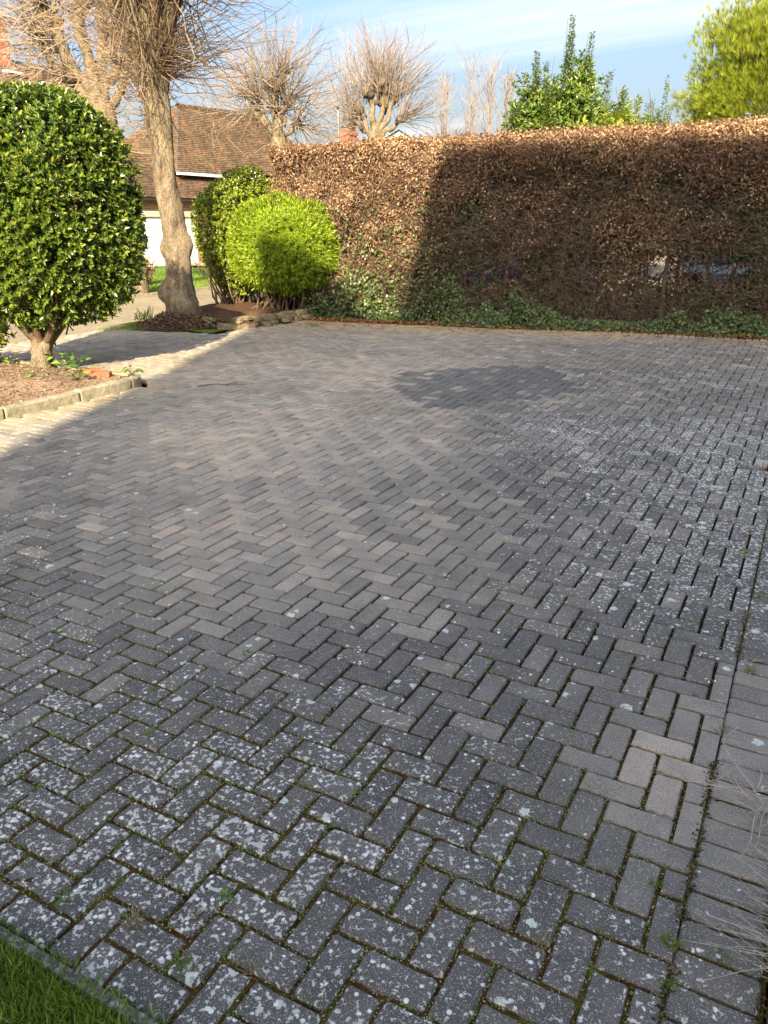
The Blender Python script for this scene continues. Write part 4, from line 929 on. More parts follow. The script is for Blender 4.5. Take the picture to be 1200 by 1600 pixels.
upright_shrub('variegated_shrub', 'yellow-green laurel shrub with broad upright leaves over the hedge top', 'shrub', (-3.8, 16.75, 0),
    around((-3.8, 16.75), [(0, 4.1, .14), (.12, 3.85, .2), (-.2, 3.75, .22), (.3, 3.95, .16), (-.35, 3.6, .2), (.2, 3.6, .25), (-.6, 3.55, .2), (-1.0, 3.45, .2), (-1.4, 3.4, .16)]), MAT['yellow'], .15, .05, .055, body=[((-3.85, 16.7, 3.05), (.6, .45, .68), 210), ((-4.5, 16.4, 2.95), (.6, .4, .6), 190)])
upright_shrub('evergreen_shrub', 'small grey-green shrub with one spire, right of the yellow laurel', 'shrub', (-3.42, 17.5, 0),
    around((-3.42, 17.5), [(.02, 4.25, .16), (-.08, 3.9, .2), (.14, 3.95, .2), (.24, 3.75, .16), (-.2, 3.75, .18)]), MAT['ever'], .07, .026, .04, body=[((-3.42, 17.5, 3.2), (.32, .3, .6), 160)])
# pine
pn = thing('pine_tree', 'yellow-green pine tree rising over the hedge at the right', 'tree', (-2.1, 23.9, 0))
V, F, T = tube1([(-2.1, 23.9, -.05), (-2.1, 23.9, 1.5), (-2.15, 23.9, 3.5), (-2.1, 23.95, 5.5), (-2.05, 23.95, 6.9)], [.22, .18, .14, .09, .03], 12, .05, 5); put('trunk', V, [F, T], MAT['bark_dark'], pn, True)
tc_ = []
for k in range(190):
    a = R.uniform(0, 6.283); z = R.uniform(2.6, 6.35); rmax = 1.52 * math.sqrt(max(.05, 1 - ((z - 4.3) / 2.8) ** 2)); rr = rmax * R.uniform(.35, 1.0) ** .6
    tc_.append((-2.1 + rr * math.cos(a), 23.9 + rr * math.sin(a), z + .15))
tc_ += [(-2.1, 23.9, 6.9), (-2.35, 23.8, 6.75), (-1.9, 24.0, 6.7)]; tc_ = np.array(tc_)
b = np.c_[np.full(len(tc_), -2.1), np.full(len(tc_), 23.9), np.maximum(tc_[:, 2] - .6, 1.8)]; V, F = stems_between(b[::3], tc_[::3], .026, .010, 5, .1, 5); put('limb', V, F, MAT['bark_dark'], pn)
sub = np.repeat(tc_, 44, 0) + R.normal(size=(len(tc_) * 44, 3)) * np.array([.30, .30, .22]); od = norm(sub - np.array([-2.1, 23.9, 4.2])); m = 22
Pn = np.repeat(sub, m, 0); A0 = norm(np.repeat(norm(od + np.array([0, 0, .6])), m, 0) + rdir(len(Pn)) * .5)
V, F = leaves_flat(Pn, A0, rdir(len(Pn)), R.uniform(.13, .26, len(Pn)), .008); tag(put('needles', V, F, MAT['pine'], pn, fattr={'rnd': np.repeat(np.clip(R.normal(.5, .2, len(sub)), 0, 1), m)}), kind='stuff')
# bare saplings
lab = ['thin bare sapling leftmost of the row above the hedge', 'tallest bare sapling of the row above the hedge', 'bare sapling right of the tallest one above the hedge', 'bare sapling next to the dark evergreen shrub']
for k, (o, zt, ns) in enumerate([(-.75, 4.9, 6), (-.15, 5.35, 8), (.32, 5.3, 7), (.72, 5.0, 6)]):
    bx, by = -8.05 + ex[0] * o, 19.55 + ex[1] * o; t = thing('bare_sapling', lab[k], 'sapling', (bx, by, 0), 0, 'bare saplings above the hedge')
    p0 = np.array([bx, by, 0]); P0, D, L = [], [], []
    V, F, T = tube1([p0, p0 + np.array([.02, .02, 1.5]), p0 + np.array([.0, .05, 3]), p0 + np.array([.03, 0, zt])], [.045, .035, .022, .005], 6, .04, k); put('trunk', V, [F, T], MAT['twig_far'], t, True)
    m = 64; z = R.uniform(2.2, zt - .3, m); P = p0 + np.c_[R.normal(size=(m, 2)) * .02, z]; d = norm(np.c_[R.normal(size=(m, 2)) * .32, np.ones(m)]); Pp = twig_paths(P, d, np.minimum(R.uniform(.5, 1.7, m), zt + .1 - z), 5, .15)
    V1, F1 = tubes(Pp, np.linspace(1, .3, 6)[None] * (.0085 * R.uniform(.6, 1.2, (m, 1))), 3)
    m2 = 150; pk = R.integers(0, m, m2); ti = R.integers(1, 5, m2); b = Pp[pk, ti]; P2 = twig_paths(b, norm(np.c_[R.normal(size=(m2, 2)) * .5, np.ones(m2)]), R.uniform(.15, .5, m2), 3); V2, F2 = tubes(P2, np.full((m2, 4), .0038), 3)
    tag(put('branches', np.vstack([V1, V2]), np.vstack([F1, F2 + len(V1)]), MAT['twig_far'], t), kind='stuff')

# ------------------------------------------------------------------ houses
def tiled_slope(name, a, b, c, d, parent, courses=30, mat='tile'):
    """a-b along the eaves, d-c along the top; each course a lapped strip with a lip"""
    a, b, c, d = (np.array(v, float) for v in (a, b, c, d)); nrm = norm(np.cross(b - a, d - a)); V, F = [], []
    for k in range(courses):
        f0, f1 = k / courses, (k + 1.25) / courses; f1 = min(f1, 1.0)
        p = [a + (d - a) * f0 + nrm * .035, b + (c - b) * f0 + nrm * .035, b + (c - b) * f1 + nrm * .006, a + (d - a) * f1 + nrm * .006, a + (d - a) * f0 - nrm * .01, b + (c - b) * f0 - nrm * .01]
        n = len(V); V += p; F += [(n, n + 1, n + 2, n + 3), (n + 4, n + 5, n + 1, n)]
    o = obj(name, np.array(V), np.array(F), MAT[mat], parent); return tag(o, kind='stuff')
hs = thing('garage_house', 'brick house with brown tiled roofs and a white garage door across the road', 'house', (-27, 30, 0))
def hput(g, name, mat):
    o = g.obj(name, MAT[mat], hs); o.location = (27, -30, 0); return o
def hslope(name, *q, **k):
    o = tiled_slope(name, *q, hs, **k); o.location = (27, -30, 0); return o
g = Geo(); g.box((-33.5, 29.2, 0), (-27.0, 42, 4.0)); hput(g, 'wall', 'wallbrick')
g = Geo(); g.box((-26.995, 29.3, 3.05), (-26.93, 41.9, 3.98)); hput(g, 'hung_tiles', 'hung')
g = Geo(); g.box((-27.0, 23.8, 0), (-25.06, 24.5, 2.72)); g.box((-27, 28.4, 0), (-25.06, 33.5, 2.72)); g.box((-25.3, 24.5, 2.28), (-25.06, 28.4, 2.72)); g.box((-27, 23.8, 2.72), (-25.3, 29.2, 2.75)); hput(g, 'garage_wall', 'wallbrick')
g = Geo(); g.box((-25.2, 24.4, 2.05), (-25.03, 28.5, 2.28)); hput(g, 'lintel', 'cream')
for k in range(5):
    g = Geo(); g.box((-25.16, 24.5, .06 + k * .398), (-25.10, 28.4,   .06 + k * .398 + .372)); hput(g, 'door_panel', 'white')
g = Geo(); g.box((-25.3, 24.5, 0), (-25.17, 28.4, 2.05)); hput(g, 'door_back', 'plastic')
hslope('garage_roof', (-24.8, 23.5, 2.80), (-24.8, 33.8, 2.80), (-27.2, 33.8, 4.0), (-27.2, 23.5, 4.0), courses=16)
g = Geo(); g.box((-24.86, 23.5, 2.68), (-24.74, 33.8, 2.76)); hput(g, 'gutter', 'plastic')
hslope('roof', (-26.4, 29.0, 3.98), (-26.4, 43.5, 4.3), (-30.0, 39.9, 7.55), (-30.0, 33.4, 7.35), courses=36)
hslope('roof_hip', (-26.4, 43.5, 4.3), (-33.6, 43.5, 4.3), (-30.05, 39.9, 7.55), (-30.0, 39.9, 7.55), courses=30)
hslope('roof_end', (-33.6, 29.0, 3.98), (-26.4, 29.0, 3.98), (-30.0, 33.4, 7.35), (-30.05, 33.4, 7.35), courses=30)
g = Geo(); g.box((-26.46, 29.0, 3.86), (-26.32, 43.4, 3.97)); g.box((-26.38, 33.2, 3.1), (-26.30, 33.28, 3.9)); hput(g, 'gutter', 'white')
for k in range(16):
    V, F, T = tube1([(-30.02, 33.4 + k * .41, 7.36 + k * .0128), (-30.02, 33.4 + k * .41 + .2, 7.365 + k * .0128), (-30.02, 33.4 + k * .41 + .40, 7.37 + k * .0128)], [.13, .125, .12], 8, 0.0, k); o = obj('ridge_tile', V, [F, T], MAT['tile'], hs, True); o.location = (27, -30, 0)
lh = thing('tiled_house', 'house with a long brown tiled roof behind the round bush at the left', 'house', (-30, 19, 0))
def lput(g, name, mat):
    o = g.obj(name, MAT[mat], lh); o.location = (30, -19, 0); return o
g = Geo(); g.box((-35.5, 10.5, 0), (-27.3, 26.9, 4.2)); lput(g, 'wall', 'wallbrick')
for q, cs in ((((-26.9, 10, 4.0), (-26.9, 28.9, 3.4), (-31, 27.2, 8.2), (-31, 10, 8.0)), 40), (((-26.9, 28.9, 3.4), (-35.6, 28.9, 3.4), (-31.05, 27.2, 8.2), (-31, 27.2, 8.2)), 36)):
    o = tiled_slope('roof', *q, lh, courses=cs); o.location = (30, -19, 0)
g = Geo(); g.box((-31.4, 23.85, 7.4), (-30.7, 24.5, 9.6)); g.box((-31.45, 23.8, 9.6), (-30.65, 24.55, 9.75)); lput(g, 'chimney', 'hung')
g = Geo(); g.box((-30.66, 23.8, 7.55), (-30.2, 24.6, 7.63)); lput(g, 'flashing', 'white')
g = Geo()
for k in range(4):
    g = Geo(); g.box((-27.32, 11.5 + k * 3.6, 1.0), (-27.25, 13.3 + k * 3.6, 2.3)); lput(g, 'window', 'white')
fh = thing('far_house', 'distant house of which a red chimney shows above the hedge', 'house', (-21.5, 35.5, 0))
def fput(g, name, mat):
    o = g.obj(name, MAT[mat], fh); o.location = (21.5, -35.5, 0); return o
g = Geo(); g.box((-24, 34.2, 0), (-19.2, 40, 3.2)); fput(g, 'wall', 'wallbrick')
for q in (((-18.9, 34.0, 3.1), (-18.9, 40.2, 3.1), (-21.5, 40.2, 4.95), (-21.5, 34.0, 4.95)), ((-24.2, 40.2, 3.1), (-24.2, 34.0, 3.1), (-21.5, 34.0, 4.95), (-21.5, 40.2, 4.95))):
    o = tiled_slope('roof', *q, fh, courses=20); o.location = (21.5, -35.5, 0)
cg = Geo(); cg.box((-21.1, 34.3, 4.2), (-20.45, 34.95, 5.62)); cg.box((-21.16, 34.24, 5.62), (-20.39, 35.01, 5.74)); cg.box((-21.1, 34.3, 5.74), (-20.45, 34.95, 5.88)); ch = fput(cg, 'chimney', 'hung')
V, F, T = tube1([(0, 0, 0), (0, 0, .12), (0, 0, .24)], [.13, .11, .12], 10, 0.0); o = obj('chimney_pot', V, [F, T], MAT['redbrick'], ch, True); o.location = (-20.78, 34.6, 5.88)
gh = thing('gabled_house', 'far gabled roof end just peeping over the hedge under the round-crowned tree', 'house', (-19.4, 37.3, 0))
g = Geo(); g.add(np.array([(-1.3, -.7, 0), (1.3, .7, 0), (1.3, .7, 5.2), (0, 0, 6.0), (-1.3, -.7, 5.2)]) , [(0, 1, 2, 3, 4)]); g.add(np.array([(-1.3, -.7, 0), (1.3, .7, 0), (1.3, .7, 5.2), (0, 0, 6.0), (-1.3, -.7, 5.2)]) + np.array([-2.4, 4.4, 0]), [(4, 3, 2, 1, 0)])
g.add(np.array([(-1.3, -.7, 0), (-1.3, -.7, 5.2), (-3.7, 3.7, 5.2), (-3.7, 3.7, 0), (1.3, .7, 0), (1.3, .7, 5.2), (-1.1, 5.1, 5.2), (-1.1, 5.1, 0)]), [(0, 1, 2, 3), (4, 7, 6, 5)]); g.obj('wall', MAT['cream'], gh)
for s in (-1, 1):
    tiled_slope('roof', *(((-1.45, -.95, 5.13), (-3.85, 3.75, 5.13), (-2.45, 4.6, 6.05), (.05, -.15, 6.05)) if s < 0 else ((-1.0, 5.3, 5.13), (1.5, .65, 5.13), (.05, -.15, 6.05), (-2.45, 4.6, 6.05))), gh, courses=10)
lp = thing('slim_pole', 'slim grey pole standing beyond the hedge beside the red chimney', 'pole', (-15.9, 25.9, 0))
V, F, T = tube1([(0, 0, 0), (0, 0, 1.2), (0, 0, 3.5), (0, 0, 5.5)], [.05, .035, .025, .02], 8, 0.0); obj('column', V, [F, T], MAT['steel'], lp, True)
g = Geo(); g.box((-.035, -.035, 5.5), (.035, .035, 5.56)); g.obj('cap', MAT['plastic'], lp)
# distant trees behind the houses
lab = ['dark conifer crown just above the tiled roof ridge', 'second dark conifer crown, right along the tiled roof ridge', 'hazy bare tree far off behind the hedge end', 'distant hedge-top tree between the chimney and the saplings']
for k, (x, y, zt, r, mt) in enumerate([(-33.0, 39.5, 8.1, 1.7, 'ever'), (-32.0, 42.5, 8.3, 1.6, 'ever'), (-26, 44.5, 5.6, 1.6, 'twig'), (-17.5, 38.5, 5.6, 1.8, 'twig')]):
    t = thing('distant_tree', lab[k], 'tree', (x, y, 0)); V, F, T = tube1([(0, 0, 0), (0, 0, zt * .4), (0, 0, zt * .75)], [.2, .15, .06], 8, .03, k); obj('trunk', V, [F, T], MAT['bark_dark'], t, True)
    if mt == 'ever':
        P, o_ = ball_points(900, (0, 0, zt - r), (r, r, r), .2, 500 + k, -9, .25); a1 = shoots(P, o_, 6, .16, .05, 1, flat=True); tag(obj('crown', a1[0], a1[1], MAT['ever'], t, fattr={'rnd': a1[2]}), kind='stuff')
    else:
        n = 500; tp = np.array([0, 0, zt - r]) + rdir(n) * r * R.uniform(.6, 1, (n, 1)); V, F = stems_between(np.array([0, 0, zt - r * 1.6]) + R.normal(size=(n, 3)) * .3, tp, .012, .004, 4, .2, 3); tag(obj('crown', V, F, MAT['twig_far'], t), kind='stuff')
# low shrub with yellow flowers on the far verge
fs = thing('flowering_shrub', 'brown stumpy shrub with yellow flowers on the far verge', 'shrub', (-17.85, 17.6, 0))
P, o_ = ball_points(500, (0, 0, .45), (.42, .42, .5), .2, 91, .02, .3); a1 = shoots(P, o_, 6, .07, .03); tag(obj('foliage', a1[0], a1[1], MAT['chips'], fs, fattr={'rnd': a1[2]}), kind='stuff')
V, F, T = tube1([(0, 0, 0), (-.02, .02, .5), (-.06, .03, 1.2)], [.22, .2, .12], 12, .12, 9); obj('stump', V, [F, T], MAT['bark'], fs, True)
P, o_ = ball_points(60, (.05, 0, .55), (.35, .35, .3), .2, 92, .2, .2); a1 = shoots(P, o_, 4, .05, .04); tag(obj('flowers', a1[0], a1[1], MAT['yellow'], fs, fattr={'rnd': np.ones(len(a1[2]))}), kind='stuff')

# ------------------------------------------------------------------ cars
def car(label, loc, rz, paint, group='parked cars'):
    t = thing('parked_car', label, 'car', loc, rz, group); pm = plain('car_paint', paint, .25, .6, .04)
    prof = [(-2.05, .32), (-2.1, .62), (-2.0, .88), (-1.72, .95), (-1.15, 1.38), (-.65, 1.46), (.25, 1.45), (.75, 1.28), (1.12, .98), (1.85, .84), (2.08, .62), (2.1, .34)]
    n = len(prof); V = []
    for wi, w in enumerate((-.86, -.62, .62, .86)):
        for (x, z) in prof:
            hi = max(0, (z - .95) / .5); ww = w * (1 - .18 * hi) if abs(w) > .7 else w * (1 - .05 * hi); zz = z if abs(w) < .7 else z - .03
            V.append((x * (1 if abs(w) < .7 else .985), ww, zz))
    F = [(a * n + i, a * n + i + 1, (a + 1) * n + i + 1, (a + 1) * n + i) for a in range(3) for i in range(n - 1)]
    F += [(a * n + n - 1, a * n, (a + 1) * n, (a + 1) * n + n - 1) for a in range(3)]
    o = obj('body', V, [np.array(F), np.array([list(range(n))[::-1]]), np.array([[3 * n + i for i in range(n)]])], pm, t); m = o.modifiers.new('round', 'BEVEL'); m.width = .05; m.segments = 3; m.limit_method = 'ANGLE'
    for s in (-1, 1):
        for (q, nm) in (([(-1.25, 1.0), (-.95, 1.34), (-.25, 1.39), (-.25, 1.0)], 'side_window'), ([(-.18, 1.0), (-.18, 1.39), (.3, 1.38), (.82, 1.0)], 'side_window')):
            V = [(x, s * (.868 - .155 * max(0, (z - .95) / .5)) , z) for x, z in q] + [(x, s * (.80 - .155 * max(0, (z - .95) / .5)), z) for x, z in q]
            obj(nm, V, np.array([(0, 1, 2, 3), (7, 6, 5, 4), (0, 4, 5, 1), (1, 5, 6, 2), (2, 6, 7, 3), (3, 7, 4, 0)]), MAT['glass'], t)
    for nm, (x0, z0, x1, z1) in (('windscreen', (1.08, 1.03, .72, 1.31)), ('rear_window', (-1.66, 1.01, -1.2, 1.36))):
        sg = 1 if x0 > 0 else -1; V = [(x + sg * .02, w, z + .015) for x, z, w in ((x0, z0, -.62), (x0, z0, .62), (x1, z1, .57), (x1, z1, -.57))]; V += [(x - sg * .06, y, z - .03) for x, y, z in V]
        obj(nm, V, np.array([(0, 1, 2, 3), (7, 6, 5, 4), (0, 4, 5, 1), (1, 5, 6, 2), (2, 6, 7, 3), (3, 7, 4, 0)]), MAT['glass'], t)
    for x in (-1.3, 1.3):
        for s in (-1, 1):
            th = np.linspace(0, 6.283, 21)[:-1]; R0 = [(.20, -.10), (.31, -.10), (.32, -.06), (.32, .06), (.31, .10), (.20, .10)]
            V = [(r * math.cos(a), w, r * math.sin(a)) for r, w in R0 for a in th]; F = [(k * 20 + i, k * 20 + (i + 1) % 20, (k + 1) * 20 + (i + 1) % 20, (k + 1) * 20 + i) for k in range(5) for i in range(20)]
            w = obj('wheel', V, np.array(F), MAT['tyre'], t, True); w.location = (x, s * .79, .32)
            V = [(0, s * .07, 0)] + [(.205 * math.cos(a), s * .085, .205 * math.sin(a)) for a in th]; obj('rim', V, np.array([(0, 1 + i, 1 + (i + 1) % 20) for i in range(20)]), MAT['rim'], w)
    for s in (-1, 1):
        g = Geo(); g.box((1.93, s * .66 - .17, .62), (2.09, s * .66 + .17, .78)); g.obj('headlight', MAT['lamp'], t)
        g = Geo(); g.box((-2.09, s * .70 - .12, .70), (-1.98, s * .70 + .12, .86)); g.obj('tail_light', MAT['redlamp'], t)
    for x0, z0 in ((-2.13, .30), (2.02, .28)):
        g = Geo(); g.box((x0, -.80, z0), (x0 + .10, .80, z0 + .20)); g.obj('bumper', MAT['plastic'], t)
    return t
car('white car glimpsed through the right end of the hedge', (-1.75, 17.6, -.02), math.radians(100), (.75, .76, .78))
car('blue car glimpsed through the foot of the hedge near its middle', (-6.3, 16.9, -.02), math.radians(8), (.10, .17, .36))
car('dark car parked by the white garage, mostly hidden by bushes', (-23.2, 30.4, .06), math.radians(4), (.02, .022, .025))

# ------------------------------------------------------------------ unseen building behind the viewpoint, outline shaped to cast the big shade
ab = thing('shade_block', 'tall unseen building behind the viewpoint, shaped to cast shade over the paving', 'building', (0, 0, 0))
nA = np.array([math.cos(SUN_AZ), math.sin(SUN_AZ)]); sA = -sun_h
prof = [(-3.2, -.1), (-3.2, 4.75), (-3.64, 4.75), (-3.68, 10.95), (-3.45, 10.95), (-2.75, 10.75), (-2.25, 10.4), (-1.9, 9.85), (-1.22, 9.62), (-.42, 12.45), (2.0, 12.12), (4.4, 11.74), (12.0, 10.9), (12.0, -.1)]
def AB(a, s, z): p = nA * a + sA * s; return (p[0], p[1], z)
SB = -12.0; prof = [(a, z if z < 0 else z + (-3.0 - SB) * math.tan(SUN_EL)) for a, z in prof]
n = len(prof); V = [AB(a, SB, z) for a, z in prof] + [AB(a, SB - 6.5, z - (.0 if z < 5 else .6)) for a, z in prof]
F4 = np.array([(i, (i + 1) % n, n + (i + 1) % n, n + i) for i in range(n)]); obj('wall', V, [F4, np.array([list(range(n))[::-1]]), np.array([list(range(n, 2 * n))])], MAT['bouncewall'], ab)
for a in (1.2, 3.9, 6.6):
    for z in (1.0, 3.9, 6.8):
        q = [AB(a, SB + .03, z), AB(a + 1.3, SB + .03, z), AB(a + 1.3, SB + .03, z + 1.4), AB(a, SB + .03, z + 1.4)]; f = obj('window', q, np.array([(0, 1, 2, 3)]), MAT['white'], ab)
        q = [AB(a + .08, SB + .045, z + .08), AB(a + 1.22, SB + .045, z + .08), AB(a + 1.22, SB + .045, z + 1.32), AB(a + .08, SB + .045, z + 1.32)]; obj('pane', q, np.array([(0, 1, 2, 3)]), MAT['glass'], f)

# ------------------------------------------------------------------ small plants and litter on the paving
def rosette(name, label, loc, n, L, group='weed seedlings in the paving joints', mat='weed', wd=.45, cat='weed', tilt=.6):
    t = thing(name, label, cat, loc, R.uniform(0, 6.28), group); a = np.arange(n) * 2.4 + R.uniform(0, .5, n); up = R.uniform(.2, tilt, n)
    ax = norm(np.c_[np.cos(a), np.sin(a), up]); P = ax * .004; nr = norm(np.c_[-np.cos(a) * up, -np.sin(a) * up, np.ones(n)]); Ls = L * R.uniform(.6, 1.1, n)
    for k in range(n):
        V, F = leaves(P[k:k + 1], ax[k:k + 1], nr[k:k + 1], Ls[k:k + 1], Ls[k:k + 1] * wd, .12, .2); obj('leaf', V, F, MAT[mat], t, fattr={'rnd': [R.random()] * 2})
    return t
G3 = lambda u, v: (u, v, float(hz(u, v)) - .004)
for (u, v, n, L, lb_) in [(-1.16, 1.205, 7, .026, 'brightest green seedling in a joint near the lawn corner'), (-2.77, 2.0, 7, .032, 'pale green weed rosette at the left edge of the paving'), (-1.90, 2.24, 6, .024, 'tiny weed left of the image centre, in a joint below the clean bricks'),
        (-.13, 4.42, 8, .035, 'weed at the right edge of the paving, the farther of the two there'), (-.30, 4.32, 6, .03, 'small green weed left of the pair at the right edge'), (-.95, 1.50, 5, .022, 'two-leaved seedling in the joint at the lower middle'),
        (-2.30, 1.52, 6, .024, 'weed seedling in a joint close to the left picture edge'), (-1.55, .99, 7, .03, 'reddish-stemmed weed beside the lawn edging')]:
    rosette('weed_seedling', lb_, G3(u, v), n, L)
for (u, v, n, L, mt, lb_) in [(-.045, 2.62, 26, .04, 'straw', 'faded grass tuft in the edge joint beyond the dead twigs'), (.02, 4.75, 40, .05, 'grass', 'grass tuft on the edge course far up the right side'), (.14, 3.45, 34, .06, 'straw', 'dry grass tuft against the bed edging at the right'), (-.35, 1.47, 26, .05, 'straw', 'straw-coloured dry grass tuft in a joint at the lower right'), (-.06, 1.62, 34, .05, 'grass', 'thick green grass tuft in the joint nearest the lavender'), (.06, 1.64, 22, .035, 'grass', 'small dark grass tuft right of the thick one'),
        (-.04, 1.50, 26, .04, 'grass', 'grass tuft at the lowest right of the paving'), (-.13, 1.80, 18, .05, 'grass', 'sparse grass tuft above the thick one at the lower right'), (-.0, 3.08, 34, .05, 'grass', 'green grass tuft on the edge course by a tan leaf'), (-.01, 3.85, 30, .045, 'grass', 'grass tuft at the far end of the edge course'),
        (-1.86, 1.62, 22, .045, 'grass', 'green grass tuft in a joint left of the lower middle'), (-1.32, 1.02, 40, .07, 'straw', 'dry grass tuft in the corner bricks by the lawn'), (-1.12, .99, 30, .06, 'grass', 'grass tuft close to the lawn edging at the bottom left'),
        (-1.20, 1.12, 24, .05, 'straw', 'yellowed grass tuft between lichened bricks near the lawn'), (-.98, 1.06, 24, .045, 'straw', 'yellowed grass tuft at the very bottom left of centre'), (-2.05, 1.85, 18, .04, 'grass', 'grass tuft in the left part of the near paving'), (-7.9, 11.8, 60, .10, 'grass', 'bright grass tuft in front of the rockery stones')]:
    tuft('grass_tuft', lb_, G3(u, v), n, L, .012 if v < 5 else .1, MAT[mt], .003 if v < 5 else .008, 'grass tufts growing in the paving joints')
# crumbs, seeds and tiny green sprouts along the joints
n = 15000; v = .87 + R.gamma(1.6, .9, n); u = R.uniform(-1, .0, n) * (1.3 + v * .95) - .0; u += .03; cell_u, cell_v = (u - OU) / MOD, (v - OV) / MOD; horiz = R.random(n) < .5
uu = np.where(horiz, u, OU + np.round(cell_u) * MOD + R.normal(size=n) * .004); vv = np.where(horiz, OV + np.round(cell_v) * MOD + R.normal(size=n) * .004, v)
i_, j_ = np.floor((uu - OU) / MOD).astype(int), np.floor((vv - OV) / MOD).astype(int)
iv, jv = np.round((uu - OU) / MOD).astype(int), np.round((vv - OV) / MOD).astype(int)
k_h = (i_ + jv) % 4; k_v = (iv + j_) % 4                   # drop those that would lie inside a brick
ok = np.where(horiz, k_h != 3, k_v != 1) & (fbm(np.c_[uu, vv], 1.4, 66, 2) > -.5) & (vv > .88) & (uu < -.05); uu, vv = uu[ok], vv[ok]; n = len(uu)
P = np.c_[uu, vv, hz(uu, vv) - .004 + R.uniform(0, .003, n)]
V, F = leaves_flat(P, norm(np.c_[R.normal(size=(n, 2)), R.normal(size=n) * .3]), norm(np.c_[R.normal(size=(n, 2)) * .4, np.ones(n)]), R.uniform(.004, .009, n), R.uniform(.003, .006, n))
tag(obj('seed_crumbs', V, F, MAT['seed'], fattr={'rnd': R.random(n)}), 'pale seeds and crumbs caught in the mossy joints', 'debris', kind='stuff')
ne = 5200; ue = np.where(R.random(ne) < .55, -.050 + R.normal(size=ne) * .008, .150 + np.abs(R.normal(size=ne)) * .02 - .015 * R.random(ne)); ve = 1.2 + R.gamma(1.5, 1.3, ne); ke = fbm(np.c_[ve, ve * 0], 3, 67, 3) > -.25
Pe = np.c_[ue, ve, hz(ue, ve) + R.uniform(-.004, .005, ne)][ke]; me_ = len(Pe)
V, F = leaves_flat(Pe, norm(np.c_[R.normal(size=(me_, 2)), R.normal(size=me_) * .5]), norm(np.c_[R.normal(size=(me_, 2)) * .6, np.ones(me_)]), R.uniform(.005, .016, me_), R.uniform(.004, .010, me_))
tag(obj('edge_debris', V, F, MAT['mound_bits'], fattr={'rnd': R.random(me_)}), 'soil, moss and leaf crumbs along the right edge course', 'debris', kind='stuff')
sel = R.random(n) < .13; P = P[sel]; P = np.repeat(P, 4, 0) + R.normal(size=(sel.sum() * 4, 3)) * np.array([.006, .006, 0]); m = len(P)
V, F = leaves_flat(P, norm(np.c_[R.normal(size=(m, 2)) * .9, np.ones(m) * .6]), rdir(m), R.uniform(.006, .016, m), R.uniform(.003, .006, m))
tag(obj('joint_sprouts', V, F, MAT['weed'], fattr={'rnd': R.random(m)}), 'tiny green sprouts in the mossy joints', 'weeds', kind='stuff')
def leaf_on_ground(label, u, v, L, mat, z=.012, rz=0):
    t = bpy.data.objects.new('fallen_leaf', mesh_np('fallen_leaf', *leaves(np.zeros((1, 3)), np.array([[math.cos(rz), math.sin(rz), .25]]), np.array([[0, .1, 1.]]), L, L * .45, .25, .2), MAT[mat], fattr={'rnd': [.5, .6]}))
    link(t); t.location = (u, v, float(hz(u, v)) + .003); tag(t, label, 'leaf', 'single fallen leaves on the paving'); return t
leaf_on_ground('red-brown fallen leaf at the right edge of the paving, the farthest one', -.16, 6.08, .075, 'litter', rz=1)
leaf_on_ground('tan fallen leaf on the edge course above a grass tuft', .0, 3.16, .06, 'straw', rz=.4)
leaf_on_ground('small dark fallen leaf near the weeds at the right edge', -.13, 4.62, .05, 'litter', rz=2)
leaf_on_ground('ochre fallen leaf in front of the bright grass tuft near the rockery', -7.2, 11.6, .07, 'litter', rz=.9)
leaf_on_ground('tan crumpled leaf on a brick beside the lawn edging', -1.10, 1.06, .022, 'straw', rz=.9)
tw = thing('fallen_twig', 'thin brown twig lying on the shaded paving near the bed corner', 'twig', (-5.78, 6.69, .012)); V, F, T = tube1([(-.2, -.12, .0), (-.05, .02, .015), (.1, .06, .01), (.25, .2, .012)], [.007, .006, .005, .003], 5, .1, 3); obj('twig_stem', V, [F, T], MAT['stem'], tw, True)
V, F, T = tube1([(.05, .05, .008), (.1, .14, .02), (.1, .22, .012)], [.004, .003, .002], 5, .1, 4); obj('side_twig', V, [F, T], MAT['stem'], tw, True)
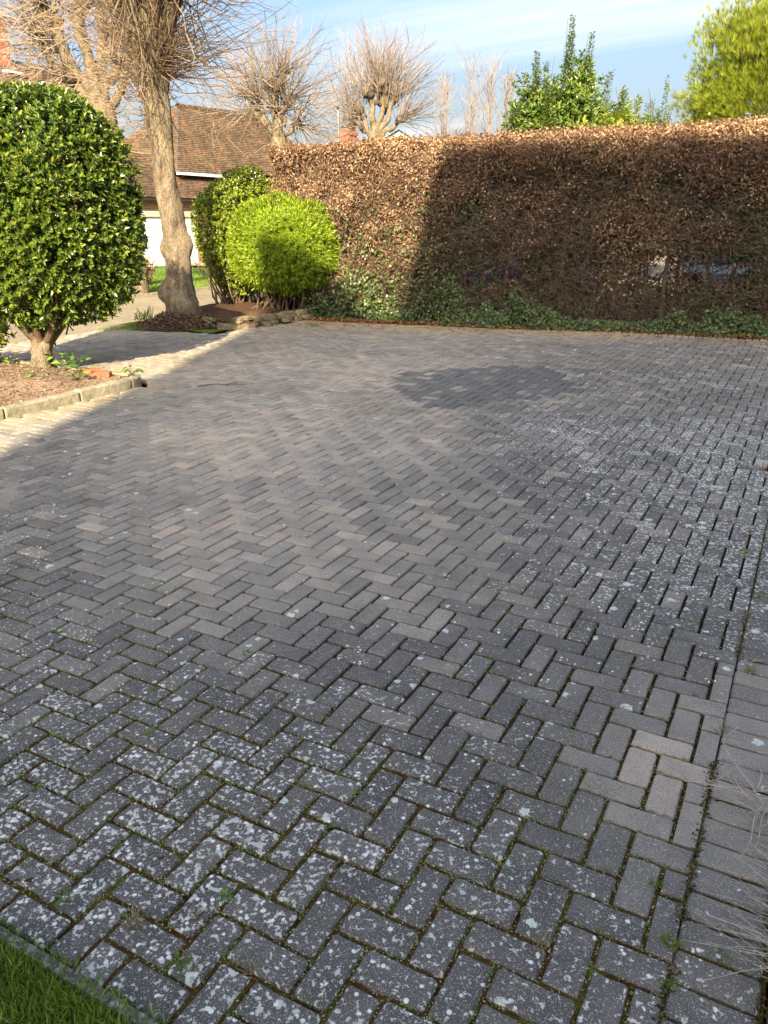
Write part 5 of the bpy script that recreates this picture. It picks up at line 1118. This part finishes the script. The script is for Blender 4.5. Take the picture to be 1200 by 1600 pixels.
# plants in the left bed
for (u, v, s, lb_) in [(-7.62, 6.33, 1.0, 'leafy green seedlings beside the trunk of the clipped ball'), (-7.95, 6.55 - .2, .9, 'green plant just right of the ball bush trunk'), (-7.05, 5.86, .6, 'little green plant on the mulch behind the bed corner bricks'), (-8.55, 5.55, .7, 'small green plant on the mulch left of the bush trunk'), (-7.55, 5.72, .55, 'small two-leaved plant in the middle of the mulch'), (-8.9, 6.2, 1.0, 'leafy plant behind the bush trunk at the left edge'), (-6.72, 6.34, .55, 'dark green ivy sprig over the kerb corner')]:
    t = thing('bed_plant', lb_, 'plant', (u, v, .12), R.uniform(0, 6), 'small leafy plants in the left bed')
    n = int(22 * s); a = R.uniform(0, 6.283, n); rr = R.uniform(.02, .2, n) * s; P = np.c_[rr * np.cos(a), rr * np.sin(a), R.uniform(.02, .20, n) * s]
    ax = norm(np.c_[np.cos(a), np.sin(a), R.normal(size=n) * .3]); Ls = R.uniform(.06, .11, n) * (.6 + .4 * s); V, F = leaves(P, ax, norm(np.array([[0, 0, 1.]]) + rdir(n) * .35), Ls, Ls * .7, .12, .15)
    tag(obj('leaves', V, F, MAT['weed'], t, fattr={'rnd': np.repeat(R.random(n), 2)}), kind='stuff'); V, F = stems_between(np.zeros(3), P, .003, .0015, 3, .1, 3); obj('stem', V, F, MAT['weed'], t)
# lavender and dead twigs at the right edge
lv = thing('lavender', 'dry lavender with fans of bleached stalks at the right edge of the paving', 'plant', (.33, 1.66, .03))
n = 120; P0 = np.c_[R.normal(0, .05, n), R.normal(0, .09, n), R.uniform(.02, .10, n)]; d = norm(np.c_[-1 + R.normal(size=n) * .22, .35 + R.normal(size=n) * .35, R.uniform(-.08, .45, n)])
Pp = twig_paths(P0, d, R.uniform(.14, .33, n), 5, .14, -.12, .008); Pp[:, :, 2] = np.maximum(Pp[:, :, 2], -.012); V, F = tubes(Pp, np.linspace(1, .55, 6)[None] * (.0011 * R.uniform(.7, 1.5, (n, 1))), 4); tag(obj('stalks', V, F, MAT['grey_stalk'], lv), kind='stuff')
P = np.array([(-.12, .02, .02), (-.17, .07, .02), (-.20, -.03, .01), (-.10, .14, .03), (-.05, -.02, .06), (0, .1, .08), (.05, -.1, .07), (.08, .2, .06), (0, .28, .06)]); P = np.repeat(P, 34, 0) + R.normal(size=(9 * 34, 3)) * np.array([.014, .018, .006]); m = len(P)
V, F = leaves_flat(P, norm(np.c_[R.normal(size=(m, 2)) * .6, np.ones(m)]), rdir(m), R.uniform(.018, .036, m), .0045); tag(obj('shoots', V, F, MAT['lavender'], lv, fattr={'rnd': R.random(m)}), kind='stuff')
dt = thing('dead_twigs', 'tangle of pale curly dead twigs on the edge course at the right', 'twigs', (.05, 2.22, .012))
for k in range(16):
    a = R.uniform(1.2, 5.0); L = R.uniform(.10, .22); p = np.array([.06 + R.normal() * .03, R.normal() * .05, .01 + R.uniform(0, .05)]); pts = [p]; dirn = np.array([math.cos(a), math.sin(a), R.uniform(0, .6)])
    for q in range(4): dirn = dirn + R.normal(size=3) * .55; dirn = dirn / np.linalg.norm(dirn); p = p + dirn * L / 3; p = np.array([p[0], p[1], max(.004, p[2])]); pts.append(p)
    V, F, T = tube1(pts, [.0028, .0024, .002, .0016, .001], 5, .08, k, sub=4); obj('twig', V, [F, T], MAT['grey_stalk'], dt, True)
